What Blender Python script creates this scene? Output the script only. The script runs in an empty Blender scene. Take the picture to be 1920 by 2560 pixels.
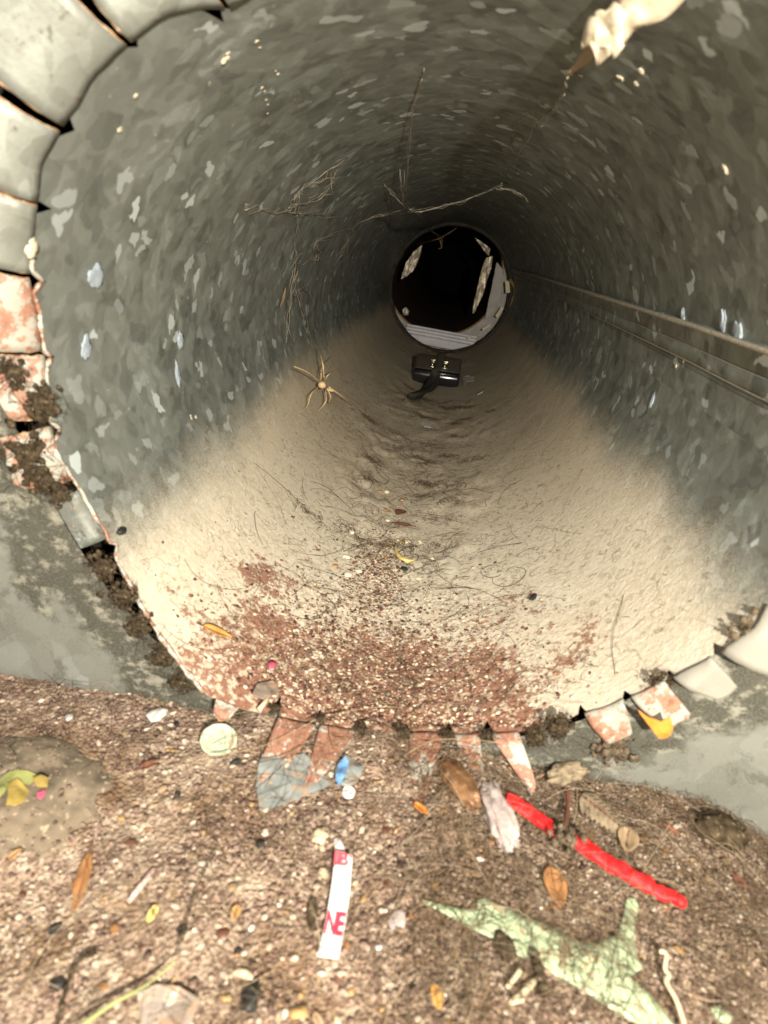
import bpy, bmesh, math, random
import numpy as np
from mathutils import Vector, Matrix, noise as mnoise

random.seed(7); rng = np.random.default_rng(7)
S = bpy.context.scene
col = S.collection
PI = math.pi
R = 0.2                                   # duct radius, metres; duct axis = world Y, open end at y = 0
RING_Y = 1.8                              # far joint of the first duct section

# ---------------------------------------------------------------- camera
CAM = np.array([0.01293, -0.293, 0.07804])
ROT = np.array([[0.98752, -0.144813, 0.061916],
                [0.113071, 0.378231, -0.91878],
                [0.109633, 0.914314, 0.389885]])
cam = bpy.data.cameras.new('camera'); camo = bpy.data.objects.new('camera', cam); col.objects.link(camo)
m4 = Matrix(((*ROT[0], CAM[0]), (*ROT[1], CAM[1]), (*ROT[2], CAM[2]), (0, 0, 0, 1)))
camo.matrix_world = m4
cam.sensor_width = 36; cam.sensor_fit = 'AUTO'; cam.lens = 1500 / 2560 * 36
cam.clip_start = 0.005; cam.clip_end = 200
cam.dof.use_dof = True; cam.dof.focus_distance = 0.80; cam.dof.aperture_fstop = 9
S.camera = camo
S.cycles.max_bounces = 6; S.cycles.diffuse_bounces = 3; S.cycles.glossy_bounces = 2; S.cycles.transmission_bounces = 2

# ---------------------------------------------------------------- sky, daylight behind the camera, phone flash
w = bpy.data.worlds.new('World'); S.world = w; w.use_nodes = True
nt = w.node_tree; bg = nt.nodes['Background']
sky = nt.nodes.new('ShaderNodeTexSky'); sky.sky_type = 'NISHITA'; sky.sun_disc = False
SUN_EL, SUN_AZ = math.radians(38), math.radians(200)          # behind the camera, seen from the open chamber
sky.sun_elevation = SUN_EL; sky.sun_rotation = SUN_AZ
nt.links.new(sky.outputs[0], bg.inputs[0]); bg.inputs[1].default_value = 0.15
sl = bpy.data.lights.new('sun', 'SUN'); sl.energy = 0.4; sl.angle = math.radians(25); sl.color = (1, .95, .86)
so = bpy.data.objects.new('sun', sl); col.objects.link(so)
sd = Vector((math.sin(SUN_AZ) * math.cos(SUN_EL), math.cos(SUN_AZ) * math.cos(SUN_EL), math.sin(SUN_EL)))
so.rotation_euler = sd.to_track_quat('Z', 'Y').to_euler()
# the photograph is lit by the photographer's lamp, held a little behind, right of and below the lens
fl = bpy.data.lights.new('flash', 'POINT'); fl.energy = 45; fl.shadow_soft_size = 0.004; fl.color = (1, .92, .78)
fo = bpy.data.objects.new('flash', fl); col.objects.link(fo)
fo.location = Vector(CAM + ROT @ np.array([0.085, -0.02, 0.20]))
S.view_settings.view_transform = 'Standard'; S.view_settings.look = 'None'
S.view_settings.exposure = 0; S.view_settings.gamma = 1; S.view_settings.use_curve_mapping = False

# ---------------------------------------------------------------- value noise (numpy)
_T = rng.random((256, 256))
def vn(x, y, sc=1.0, seed=0):
    x = np.asarray(x, float) * sc + seed * 37.7 + 1000; y = np.asarray(y, float) * sc + seed * 91.3 + 1000
    xi = np.floor(x).astype(int); yi = np.floor(y).astype(int); fx = x - xi; fy = y - yi
    fx = fx * fx * (3 - 2 * fx); fy = fy * fy * (3 - 2 * fy)
    a = _T[xi % 256, yi % 256]; b = _T[(xi + 1) % 256, yi % 256]; c = _T[xi % 256, (yi + 1) % 256]; d = _T[(xi + 1) % 256, (yi + 1) % 256]
    return (a * (1 - fx) + b * fx) * (1 - fy) + (c * (1 - fx) + d * fx) * fy
def fbm(x, y, sc, seed=0, o=4):
    s = 0; a = .5; t = 0
    for k in range(o): s = s + a * vn(x, y, sc * 2 ** k, seed + k); t += a; a *= .55
    return s / t
def sst(a, b, x): t = np.clip((x - a) / (b - a), 0, 1); return t * t * (3 - 2 * t)

# ---------------------------------------------------------------- where photo pixels lie on the place's surfaces
def ray(px):
    v = ROT @ np.array([(px[0] - 960) / 1500., -(px[1] - 1280) / 1500., -1.]); return v
def hfloor(x, y):
    x = np.asarray(x, float); y = np.asarray(y, float)
    h = -0.2045 + .006 * (fbm(x, y, 16, 3) - .5) + .004 * (fbm(x, y, 60, 8) - .5)
    h = h - .035 * sst(.19, .30, x)                                     # falls away at the right
    h = h - .006 * sst(-.10, -.20, y)
    h = h + .004 * sst(-.06, -.14, x) * sst(-.12, -.02, y)
    bank = np.clip(.2015 - np.sqrt(np.maximum(R * R - np.minimum(np.abs(x), .15) ** 2, 0)), -.01, .03)
    h = h + np.maximum(bank, 0) * sst(.10, .06, np.abs(x)) * sst(-.075, -.004, y) * .6 + .0022 * sst(.12, .05, np.abs(x)) * sst(-.06, .0, y)
    d = np.hypot((x + .178) / .055, (y + .082) / .045)                   # low mound at the left
    h = h + .007 * sst(1.15, .35, d)
    return h
def on_floor(px, up=0.):
    r = ray(px); z = -.204
    for _ in range(6):
        t = (z - CAM[2]) / r[2]; p = CAM + t * r; z = float(hfloor(p[0], p[1])) + up
    return Vector(p)
def on_plane_y(px, y):
    r = ray(px); return Vector(CAM + (y - CAM[1]) / r[1] * r)
def on_duct(px, up=0.):
    r = ray(px); rad = R - up
    A = r[0] ** 2 + r[2] ** 2; B = 2 * (CAM[0] * r[0] + CAM[2] * r[2]); c = CAM[0] ** 2 + CAM[2] ** 2 - rad ** 2
    t = (-B + math.sqrt(max(0, B * B - 4 * A * c))) / (2 * A); return Vector(CAM + t * r)
def theta_y(px):
    p = on_duct(px); return math.degrees(math.atan2(p.z, p.x)) % 360, p.y

# ---------------------------------------------------------------- material helper
class NB:
    def __init__(s, name):
        s.m = bpy.data.materials.new(name); s.m.use_nodes = True; s.t = s.m.node_tree
        s.b = s.t.nodes['Principled BSDF']
    def n(s, ty, ins=None, **kw):
        nd = s.t.nodes.new('ShaderNode' + ty)
        for k, v in kw.items(): setattr(nd, k, v)
        for k, v in (ins or {}).items(): s.set(nd.inputs[k], v)
        return nd
    def set(s, sock, v):
        if isinstance(v, bpy.types.NodeSocket): s.t.links.new(v, sock)
        elif isinstance(v, (tuple, list)) and len(v) == 3 and sock.type == 'RGBA': sock.default_value = (*v, 1)
        else: sock.default_value = v
    def math(s, op, a, b=0., c=None, clamp=False):
        nd = s.n('Math', operation=op, use_clamp=clamp); s.set(nd.inputs[0], a); s.set(nd.inputs[1], b)
        if c is not None: s.set(nd.inputs[2], c)
        return nd.outputs[0]
    def mr(s, v, a, b, c=0., d=1., smooth=True):
        nd = s.n('MapRange', interpolation_type='SMOOTHSTEP' if smooth else 'LINEAR')
        for i, q in enumerate((v, a, b, c, d)): s.set(nd.inputs[i], q)
        return nd.outputs[0]
    def mix(s, f, a, b, mode='MIX'):
        nd = s.n('Mix', data_type='RGBA', blend_type=mode); s.set(nd.inputs[0], f); s.set(nd.inputs[6], a); s.set(nd.inputs[7], b); return nd.outputs[2]
    def noise(s, v, sc, det=4, rough=.55, dist=0.):
        nd = s.n('TexNoise', {'Scale': sc, 'Detail': det, 'Roughness': rough, 'Distortion': dist}); s.set(nd.inputs['Vector'], v); return nd.outputs[0]
    def vor(s, v, sc, feat='F1', dim='3D'):
        nd = s.n('TexVoronoi', {'Scale': sc}, feature=feat, voronoi_dimensions=dim); s.set(nd.inputs['Vector'], v); return nd
    def ramp(s, f, stops, const=False):
        nd = s.n('ValToRGB'); cr = nd.color_ramp
        if const: cr.interpolation = 'CONSTANT'
        while len(cr.elements) < len(stops): cr.elements.new(.5)
        for e, (p, c) in zip(cr.elements, stops): e.position = p; e.color = (*c, 1)
        s.set(nd.inputs[0], f); return nd.outputs[0]
    def bump(s, h, st, dist=.001):
        nd = s.n('Bump', {'Strength': st, 'Distance': dist}); s.set(nd.inputs['Height'], h); s.t.links.new(nd.outputs[0], s.b.inputs['Normal'])
    def out(s, colr=None, rough=None, metal=None, spec=None):
        if colr is not None: s.set(s.b.inputs['Base Color'], colr)
        if rough is not None: s.set(s.b.inputs['Roughness'], rough)
        if metal is not None: s.set(s.b.inputs['Metallic'], metal)
        if spec is not None: s.set(s.b.inputs['Specular IOR Level'], spec)
        return s.m
    def obj(s): return s.n('TexCoord').outputs['Object']
    def uv(s): return s.n('TexCoord').outputs['UV']

def simple(name, c, var=.25, sc=60, rough=.7, metal=0., spec=.3, speck=None, trans=0., bump=.3):
    b = NB(name); o = b.obj()
    f = b.noise(o, sc, 5, .6)
    lo = tuple(x * (1 - var) for x in c); hi = tuple(min(1, x * (1 + var)) for x in c)
    cc = b.ramp(f, [(.3, lo), (.7, hi)])
    if speck:
        k = b.noise(o, speck[1], 3, .6)
        cc = b.mix(b.mr(k, speck[2], speck[2] + .06), cc, speck[0])
    if bump: b.bump(f, bump, .0008)
    m = b.out(cc, rough, metal, spec)
    if trans: b.b.inputs['Transmission Weight'].default_value = trans
    return m

ZINC = [(.0, (.11, .119, .105)), (.30, (.17, .182, .163)), (.55, (.205, .22, .198)), (.8, (.25, .272, .25)), (1., (.34, .37, .355))]
DUST_D, DUST_L = (.38, .31, .22), (.64, .56, .43)
RUST_D, RUST_M, RUST_L = (.115, .05, .037), (.26, .125, .082), (.40, .225, .145)

def spangle(b, vec, sc=58, flat=False):
    d1 = b.n('TexNoise', {'Scale': 45., 'Detail': 3.}); b.set(d1.inputs['Vector'], vec)
    off = b.n('VectorMath', operation='SCALE'); b.set(off.inputs[0], d1.outputs['Color']); off.inputs['Scale'].default_value = .016
    add = b.n('VectorMath', operation='ADD'); b.set(add.inputs[0], vec); b.set(add.inputs[1], off.outputs[0])
    if flat:
        v1 = b.vor(add.outputs[0], sc * 1.05, 'SMOOTH_F1', '2D'); v1.inputs['Smoothness'].default_value = .32
        v2 = b.vor(add.outputs[0], sc * 2.6, 'SMOOTH_F1', '2D'); v2.inputs['Smoothness'].default_value = .35
    else: v1 = b.vor(add.outputs[0], sc * .8); v2 = b.vor(add.outputs[0], sc * 1.9)
    s1 = b.n('SeparateColor', {0: v1.outputs['Color']}).outputs[0]; s2 = b.n('SeparateColor', {0: v2.outputs['Color']}).outputs[1]
    big = b.noise(vec, 7, 3); film = b.noise(vec, 30, 5, .65)
    m = b.math('MULTIPLY', s1, .52); m = b.math('MULTIPLY_ADD', s2, .36, m); m = b.math('SUBTRACT', m, .04)
    m = b.math('ADD', m, b.math('MULTIPLY', b.math('SUBTRACT', big, .5), .55)); m = b.math('ADD', m, b.math('MULTIPLY', b.math('SUBTRACT', film, .42), .55))
    fine = b.noise(vec, 420, 3, .7)
    m = b.math('ADD', m, b.math('MULTIPLY', b.math('SUBTRACT', fine, .5), .25), clamp=True)
    c = b.ramp(m, ZINC)
    d2 = b.n('VectorMath', operation='SCALE'); b.set(d2.inputs[0], d1.outputs['Color']); d2.inputs['Scale'].default_value = .040
    ad2 = b.n('VectorMath', operation='ADD'); b.set(ad2.inputs[0], vec); b.set(ad2.inputs[1], d2.outputs[0])
    v3 = b.vor(ad2.outputs[0], sc * 1.2, 'F1', '2D' if flat else '3D'); s3 = b.n('SeparateColor', {0: v3.outputs['Color']}); dist = v3.outputs['Distance']
    fl_ = b.math('MULTIPLY', b.mr(s3.outputs[0], .81, .82), b.mr(b.math('MULTIPLY_ADD', film, .5, dist), .66, .58))
    fl_ = b.math('MULTIPLY', fl_, b.math('MULTIPLY_ADD', b.math('POWER', s3.outputs[1], 2.), .75, .2))
    c = b.mix(fl_, c, (.55, .61, .61))  # crystal sparkle under the lamp, painted into the spangle as pale flakes
    dk = b.math('MULTIPLY', b.mr(s3.outputs[2], .90, .91), .35); c = b.mix(dk, c, (.07, .075, .065))
    return c, m, s1

def mat_duct():
    b = NB('galvanized_duct_inside'); uv = b.uv(); o = b.obj()
    zc, zm, s1 = spangle(b, uv, 58, True)
    xyz = b.n('SeparateXYZ', {0: o}); x, y, z = xyz.outputs
    # scattered pale specks
    sp = b.noise(uv, 130, 2, .5); spot = b.mr(sp, .73, .76)
    zc = b.mix(b.math('MULTIPLY', spot, .7), zc, (.50, .47, .38))
    # dust settled on the lower half
    n1 = b.noise(o, 9, 4); n2 = b.noise(o, 900, 3, .7); n3 = b.noise(o, 160, 4, .65)
    edge = b.math('MULTIPLY_ADD', n1, .05, b.math('MULTIPLY_ADD', n2, .055, b.math('MULTIPLY_ADD', n3, .022, z)))
    lowl = b.math('MULTIPLY', b.mr(x, .02, -.12), b.mr(y, .75, .0))
    dm = b.math('MULTIPLY_ADD', lowl, .040, edge); dm = b.mr(dm, .026, -.030)
    # fine lint pattern in the dust
    st = b.n('Mapping'); st.inputs['Scale'].default_value = (14, 60, 14); b.set(st.inputs[0], o)
    lint = b.noise(st.outputs[0], 4, 6, .7, 1.2); lint2 = b.noise(o, 260, 5, .75, .6); lint3 = b.noise(o, 26, 4, .6)
    lv = b.math('MULTIPLY_ADD', lint, .5, b.math('MULTIPLY_ADD', lint2, .55, b.math('MULTIPLY', lint3, .30)))
    dc = b.ramp(b.mr(lv, .45, .88, smooth=False), [(0, (.24, .185, .125)), (.22, DUST_D), (.55, (.48, .405, .295)), (1, DUST_L)])
    # cleaner, chalky pale film towards the mouth
    ch_ = b.math('MULTIPLY', b.mr(b.math('MULTIPLY_ADD', b.math('SUBTRACT', n1, .5), .35, y), .62, .10), b.mr(b.math('MULTIPLY_ADD', lint3, .5, lint), .55, 1.0, 1., .25))
    dc = b.mix(b.math('MULTIPLY', ch_, .85), dc, b.ramp(lint2, [(.3, (.66, .58, .45)), (.7, (.82, .76, .63))]))
    c = b.mix(dm, zc, dc)
    # rust near the open end, thickest on the floor of the duct
    r1 = b.noise(o, 34, 5, .62); r2 = b.noise(o, 210, 4, .7); r3 = b.noise(o, 7, 2)
    near = b.mr(y, .30, .02); low = b.mr(z, -.09, -.185)
    near2 = b.mr(y, .15, .0); xm = b.mr(b.math('ABSOLUTE', b.math('ADD', x, -.01)), .12, .04)
    amt = b.math('MULTIPLY', b.math('MULTIPLY', near, low), .17)
    amt = b.math('MULTIPLY_ADD', b.math('MULTIPLY', near2, xm), .24, amt)
    amt = b.math('MULTIPLY_ADD', b.math('MULTIPLY', b.mr(x, -.02, -.14), b.math('MULTIPLY', near, low)), .055, amt)
    rv = b.math('ADD', b.math('MULTIPLY_ADD', r1, .42, b.math('MULTIPLY', r2, .58)), amt)
    rv = b.math('MULTIPLY_ADD', b.math('SUBTRACT', b.noise(o, 16, 3), .52), .30, rv)
    rm = b.math('MULTIPLY', b.mr(rv, .655, .71), b.math('MULTIPLY', b.mr(y, .5, .3), b.mr(z, -.05, -.11)))
    rc = b.ramp(r2, [(.3, RUST_D), (.5, RUST_M), (.72, RUST_L)])
    c = b.mix(rm, c, rc)
    # bare pale patches between the rust
    pm = b.math('MULTIPLY', b.mr(b.noise(o, 150, 5, .7), .50, .58), b.math('MULTIPLY', near2, low))
    c = b.mix(b.math('MULTIPLY', pm, .8), c, (.66, .55, .41))
    nd = b.math('MAXIMUM', dm, rm)
    b.set(b.b.inputs['Metallic'], b.mr(nd, 0, 1, .30, 0, False))
    b.set(b.b.inputs['Roughness'], b.mr(nd, 0, 1, .55, .95, False))
    h = b.math('MULTIPLY_ADD', b.math('ADD', lint2, r2), nd, b.math('MULTIPLY', zm, .25))
    b.bump(h, .55, .0016)
    return b.out(c, spec=.3)

def mat_zinc(name, rust=.0, pale=0., grime=0., scale=58, metal=.35, dark=1.):
    b = NB(name); o = b.obj()
    c, zm, s1 = spangle(b, o, scale)
    c = b.mix(pale, c, (.50, .475, .40))
    if dark != 1.: c = b.mix(1., c, (dark, dark, dark), 'MULTIPLY')
    g1 = b.noise(o, 60, 5, .65, .6); g2 = b.noise(o, 300, 4, .7)
    gv = b.math('MULTIPLY_ADD', g1, .6, b.math('MULTIPLY', g2, .4))
    if grime:
        c = b.mix(b.math('MULTIPLY', b.mr(gv, .62 - grime * .2, .70 - grime * .2), .85), c, (.075, .068, .05))
    rr = b.noise(o, 75, 5, .65); r2 = b.noise(o, 330, 4, .7)
    rv = b.math('MULTIPLY_ADD', rr, .6, b.math('MULTIPLY', r2, .4))
    rm = b.mr(rv, .72 - rust * .3, .75 - rust * .3)
    rc = b.ramp(r2, [(.3, RUST_D), (.5, RUST_M), (.75, RUST_L)])
    c = b.mix(rm, c, rc)
    b.set(b.b.inputs['Metallic'], b.mr(rm, 0, 1, metal, 0, False)); b.bump(b.math('ADD', r2, zm), .35, .0008)
    return b.out(c, .55, None, .3)

def mat_wall():
    b = NB('stained_galvanized_wall'); o = b.obj()
    xyz = b.n('SeparateXYZ', {0: o}); x, y, z = xyz.outputs
    c, zm, s1 = spangle(b, o, 40)
    c = b.mix(.55, c, (.18, .176, .152))
    g1 = b.noise(o, 20, 5, .6, .8); g2 = b.noise(o, 160, 4, .7); mp = b.n('Mapping'); mp.inputs['Scale'].default_value = (1, 1, 1.5); mp.inputs['Rotation'].default_value = (0, .35, 0); b.set(mp.inputs[0], o)
    g3 = b.noise(mp.outputs[0], 55, 7, .78)
    # dark weathered band below the duct's edge with pale flecks, dusty pale zone above the debris
    rad = b.math('SQRT', b.math('ADD', b.math('MULTIPLY', x, x), b.math('MULTIPLY', z, z)))
    band = b.mr(b.math('MULTIPLY_ADD', b.noise(o, 11, 6, .68, .5), .13, b.math('MULTIPLY_ADD', g2, .02, rad)), .334, .318)
    dirt = b.mix(b.mr(g3, .50, .60), (.05, .05, .038), (.27, .26, .21))
    c = b.mix(b.math('MULTIPLY', band, .92), c, dirt)
    gr = b.noise(o, 900, 3, .7)
    c = b.mix(b.math('MULTIPLY', b.mr(gr, .45, .7), .45), c, (.30, .27, .21))
    bl = b.noise(o, 26, 8, .74, .4); c = b.mix(b.math('MULTIPLY', b.mr(bl, .54, .60), .6), c, (.09, .088, .07))
    b.bump(b.math('ADD', g2, gr), .3, .0008)
    return b.out(c, .6, .25, .3)

def mat_ground():
    b = NB('littered_dirt'); o = b.obj()
    v1 = b.vor(o, 420); v2 = b.vor(o, 190); k1 = b.n('SeparateColor', {0: v1.outputs['Color']}).outputs[0]; k2 = b.n('SeparateColor', {0: v2.outputs['Color']}).outputs[1]
    pal = [(0, (.15, .095, .07)), (.25, (.24, .165, .12)), (.45, (.33, .245, .18)), (.62, (.42, .325, .24)), (.8, (.28, .18, .125)), (.9, (.55, .46, .36)), (1, (.38, .28, .2))]
    c = b.mix(.5, b.ramp(k1, pal), b.ramp(k2, pal))
    n = b.noise(o, 24, 4, .6)
    c = b.mix(b.mr(n, .45, .65), c, b.mix(1., c, (.62, .55, .45), 'MULTIPLY'))
    d = b.math('ADD', v1.outputs['Distance'], b.noise(o, 700, 3)); b.bump(d, .8, .002)
    return b.out(c, .9, 0, .2)

def mat_tint(name, stops, rough=.8, const=False, spec=.25, nsc=500):
    b = NB(name); a = b.n('Attribute', attribute_name='tint')
    c = b.ramp(a.outputs['Fac'], stops, const)
    f = b.noise(b.obj(), nsc, 3); c = b.mix(b.mr(f, .3, .7, 0, .45), c, b.mix(1., c, (.55, .5, .45), 'MULTIPLY'))
    return b.out(c, rough, 0, spec)

M = {}
M['duct'] = mat_duct()
M['tab_pale'] = mat_zinc('bare_zinc_tab', rust=.15, pale=.14, grime=.14, dark=.9)
M['tab_mid'] = mat_zinc('weathered_zinc_tab', rust=.35, pale=.15, grime=.34, dark=.75)
M['tab_rusty'] = mat_zinc('rust_spotted_tab', rust=.75, pale=.7, metal=.1, dark=.8, grime=.1)
M['tab_rust'] = mat_zinc('rusted_through_tab', rust=.92, pale=.75, metal=.1, grime=.16)
M['tab_cream'] = mat_zinc('chalky_cream_tab', rust=.32, pale=.8, grime=.22, metal=.0, dark=.52)
M['tab_halfrust'] = mat_zinc('half_rusted_tab', rust=.78, pale=.7, metal=.1, dark=.75, grime=.15)
M['seam'] = mat_zinc('seam_zinc', rust=.1, pale=.0, metal=.3)
M['rimbead'] = mat_zinc('crusted_cut_edge', rust=.7, pale=.65, metal=0)
M['wall'] = mat_wall(); M['ground'] = mat_ground()
M['cavity'] = simple('dark_cavity_shade', (.035, .028, .02), .5, 50, .95)  # dark colour stands in for the shade inside the hollow
M['grime'] = simple('dark_fuzzy_grime', (.05, .037, .023), .6, 190, 1., speck=((.17, .13, .08), 420, .60), bump=1., spec=.05)
M['lint'] = simple('brown_lint', (.10, .075, .05), .5, 220, 1., speck=((.2, .16, .11), 420, .6), bump=1., spec=.05)
M['greylint'] = simple('grey_mauve_lint', (.33, .27, .25), .35, 160, 1., bump=1.)
M['mound'] = simple('dusty_mound_felt', (.15, .118, .082), .55, 70, 1., speck=((.36, .29, .2), 330, .60), bump=1.)
M['collar'] = simple('dark_collar', (.04, .034, .026), .5, 60, .7)
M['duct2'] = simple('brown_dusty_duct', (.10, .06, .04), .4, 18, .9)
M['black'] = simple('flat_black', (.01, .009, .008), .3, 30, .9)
M['foam'] = simple('white_insulation_board', (.86, .85, .88), .10, 40, .8, bump=.2)
M['greyboard'] = simple('grey_insulation_face', (.58, .55, .52), .15, 30, .9)
M['tape'] = simple('cream_tape', (.80, .70, .50), .12, 60, .6)
M['foil'] = simple('crumpled_foil', (.66, .58, .46), .35, 55, .45, metal=.55, bump=.5)
M['caseblk'] = simple('black_leatherette', (.06, .053, .04), .3, 300, .42, spec=.5, bump=.3)
M['casegloss'] = simple('black_gloss_plastic', (.014, .014, .017), .2, 60, .16, spec=.7, bump=0)
M['chrome'] = simple('latch_metal', (.70, .66, .52), .1, 60, .16, metal=1, bump=0)
M['strap'] = simple('dark_webbing', (.045, .042, .03), .35, 400, .85)
M['white'] = simple('white_plastic', (.60, .57, .53), .06, 80, .45, bump=.1)
M['whitepaper'] = simple('white_paper_strip', (.68, .66, .63), .04, 90, .55, bump=.05)
M['redprint'] = simple('red_print', (.62, .03, .06), .06, 80, .55, bump=0)
M['pinkprint'] = simple('faded_pink_print', (.66, .09, .12), .1, 80, .55, bump=0)
M['offwhite'] = simple('dirty_white', (.62, .58, .52), .2, 120, .7)
M['greencoin'] = simple('pale_green_patina', (.42, .47, .33), .22, 140, .8, speck=((.34, .27, .17), 190, .58), bump=.5)
M['bluegrey'] = simple('grey_blue_plastic', (.20, .215, .205), .3, 60, .6, speck=((.3, .22, .16), 170, .56))
M['clearfilm'] = simple('dirty_clear_film', (.26, .215, .18), .35, 50, .35, speck=((.30, .21, .15), 170, .50), spec=.6, bump=.8)
M['blue'] = simple('blue_foil_scrap', (.12, .26, .50), .45, 90, .4, bump=.5)
M['red'] = simple('bright_red_plastic', (.66, .012, .014), .4, 240, .55, speck=((.20, .045, .03), 300, .60), spec=.35, bump=1.)
M['green'] = simple('pale_green_film', (.34, .42, .26), .12, 60, .6, speck=((.26, .21, .13), 130, .58), bump=.25)
M['leafbrown'] = simple('dry_brown_leaf', (.27, .13, .05), .4, 110, .6)
M['leafamber'] = simple('amber_leaf', (.48, .24, .06), .3, 110, .5)
M['leafred'] = simple('red_brown_leaf', (.13, .052, .032), .4, 110, .6)
M['leaftan'] = simple('tan_leaf', (.29, .205, .12), .3, 110, .7)
M['leafyellow'] = simple('yellow_leaf', (.62, .49, .17), .25, 110, .6)
M['orange'] = simple('bright_orange_leaf', (.58, .19, .03), .25, 90, .5)
M['cocoon'] = simple('glossy_brown_cocoon', (.14, .072, .034), .7, 130, .38, spec=.4, speck=((.26, .17, .10), 260, .6), bump=.8)
M['blackbit'] = simple('black_grit', (.018, .018, .017), .3, 100, .5)
M['teal'] = simple('dark_teal_chip', (.015, .04, .035), .3, 100, .3)
M['pink'] = simple('magenta_wrapper', (.50, .09, .15), .25, 80, .4)
M['yellow'] = simple('yellow_wrapper', (.30, .22, .06), .5, 60, .45)
M['olive'] = simple('olive_wrapper', (.25, .26, .09), .4, 60, .45)
M['stem'] = simple('green_stem', (.22, .235, .09), .25, 90, .6)
M['straw'] = simple('pale_straw', (.48, .39, .26), .2, 90, .6)
M['tanchip'] = simple('ochre_chip', (.38, .23, .09), .2, 90, .6)
M['pinkstick'] = simple('pale_pink_straw', (.52, .36, .32), .15, 90, .6)
M['spider'] = simple('pale_tan_husk', (.72, .52, .28), .2, 160, .6)
M['web'] = simple('dusty_cobweb', (.24, .215, .165), .3, 200, 1.)
M['webdark'] = simple('dark_dusty_thread', (.12, .10, .07), .3, 200, 1.)
M['paleblob'] = simple('cream_blob', (.50, .44, .33), .15, 60, .7)
M['ridge'] = simple('tan_ridge_dust', (.33, .29, .23), .3, 300, .95)
M['striplining'] = simple('pale_torn_lining', (.50, .43, .32), .3, 70, .7, bump=.5)
M['tantail'] = simple('tan_torn_lining', (.26, .20, .13), .2, 90, .8)
M['leafdull'] = simple('dull_grey_brown_leaf', (.20, .155, .10), .5, 160, .9, bump=.8)
M['edgerust'] = simple('tan_rust_edge', (.33, .20, .11), .55, 260, .95, speck=((.50, .40, .26), 300, .56))
M['crumb'] = simple('rusty_crumb', (.36, .22, .10), .4, 200, .9)
GRAIN = [(0, (.11, .07, .055)), (.09, (.20, .13, .10)), (.22, (.29, .20, .155)), (.38, (.37, .275, .21)), (.56, (.45, .355, .275)), (.72, (.54, .44, .345)), (.86, (.66, .57, .46)), (.955, (.44, .27, .12)), (.985, (.13, .10, .085))]
M['grain'] = mat_tint('mixed_grit', GRAIN, .8, True)
M['flake'] = mat_tint('rust_flakes', [(0, (.10, .048, .036)), (.25, (.20, .10, .07)), (.5, (.31, .175, .115)), (.68, (.55, .44, .31)), (.88, (.68, .58, .44))], .9, True)
M['hair'] = mat_tint('tangled_hair', [(0, (.05, .035, .022)), (.4, (.12, .085, .05)), (.75, (.26, .19, .12)), (1, (.52, .42, .29))], .6)
M['fuzz'] = mat_tint('dust_fuzz', [(0, (.09, .062, .038)), (.5, (.18, .135, .085)), (1, (.34, .27, .18))], .9)

# ---------------------------------------------------------------- object helpers
def link(o, parent=None):
    col.objects.link(o)
    if parent is not None: o.parent = parent
    return o
def tag(o, label=None, cat=None, group=None, kind=None):
    if label: o['label'] = label
    if cat: o['category'] = cat
    if group: o['group'] = group
    if kind: o['kind'] = kind
    return o
def empty(name, loc=(0, 0, 0), rz=0.):
    o = bpy.data.objects.new(name, None); o.location = loc; o.rotation_euler = (0, 0, rz); o.empty_display_size = .01; return link(o)
def mesh_obj(name, v, f, mat, parent=None, smooth=True, tint=None, uvs=None):
    me = bpy.data.meshes.new(name); v = np.asarray(v, np.float32)
    if isinstance(f, np.ndarray):
        k = f.shape[1]; n = len(f)
        me.vertices.add(len(v)); me.vertices.foreach_set('co', v.ravel())
        me.loops.add(n * k); me.loops.foreach_set('vertex_index', f.astype(np.int32).ravel())
        me.polygons.add(n); me.polygons.foreach_set('loop_start', np.arange(0, n * k, k, dtype=np.int32))
        me.update(calc_edges=True)
    else: me.from_pydata([tuple(map(float, p)) for p in v], [], f); me.update()
    if smooth: me.polygons.foreach_set('use_smooth', np.ones(len(me.polygons), bool))
    if tint is not None:
        at = me.attributes.new('tint', 'FLOAT', 'POINT'); at.data.foreach_set('value', np.asarray(tint, np.float32))
    if uvs is not None:
        ul = me.uv_layers.new(name='UVMap'); li = np.empty(len(me.loops), np.int32); me.loops.foreach_get('vertex_index', li)
        ul.data.foreach_set('uv', np.asarray(uvs, np.float32)[li].ravel())
    me.materials.append(mat); o = bpy.data.objects.new(name, me); return link(o, parent)
def grid_faces(nr, nc, wrap=False):
    i, j = np.meshgrid(np.arange(nr - 1), np.arange(nc if wrap else nc - 1), indexing='ij'); j2 = (j + 1) % nc
    return np.stack([i * nc + j, i * nc + j2, (i + 1) * nc + j2, (i + 1) * nc + j], -1).reshape(-1, 4)
def bm_obj(name, bm, mat, parent=None, smooth=True):
    me = bpy.data.meshes.new(name); bm.to_mesh(me); bm.free()
    if smooth: me.polygons.foreach_set('use_smooth', np.ones(len(me.polygons), bool))
    for m_ in (mat if isinstance(mat, list) else [mat]): me.materials.append(m_)
    return link(bpy.data.objects.new(name, me), parent)
def centre(o):                                  # put a free-standing mesh's origin at its own middle
    me = o.data; n = len(me.vertices); c = np.empty(n * 3, np.float32); me.vertices.foreach_get('co', c); c = c.reshape(-1, 3)
    m_ = (c.max(0) + c.min(0)) / 2; m_[2] = c[:, 2].min(); me.vertices.foreach_set('co', (c - m_).ravel()); o.location = [float(q) for q in m_]; me.update(); return o
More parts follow.
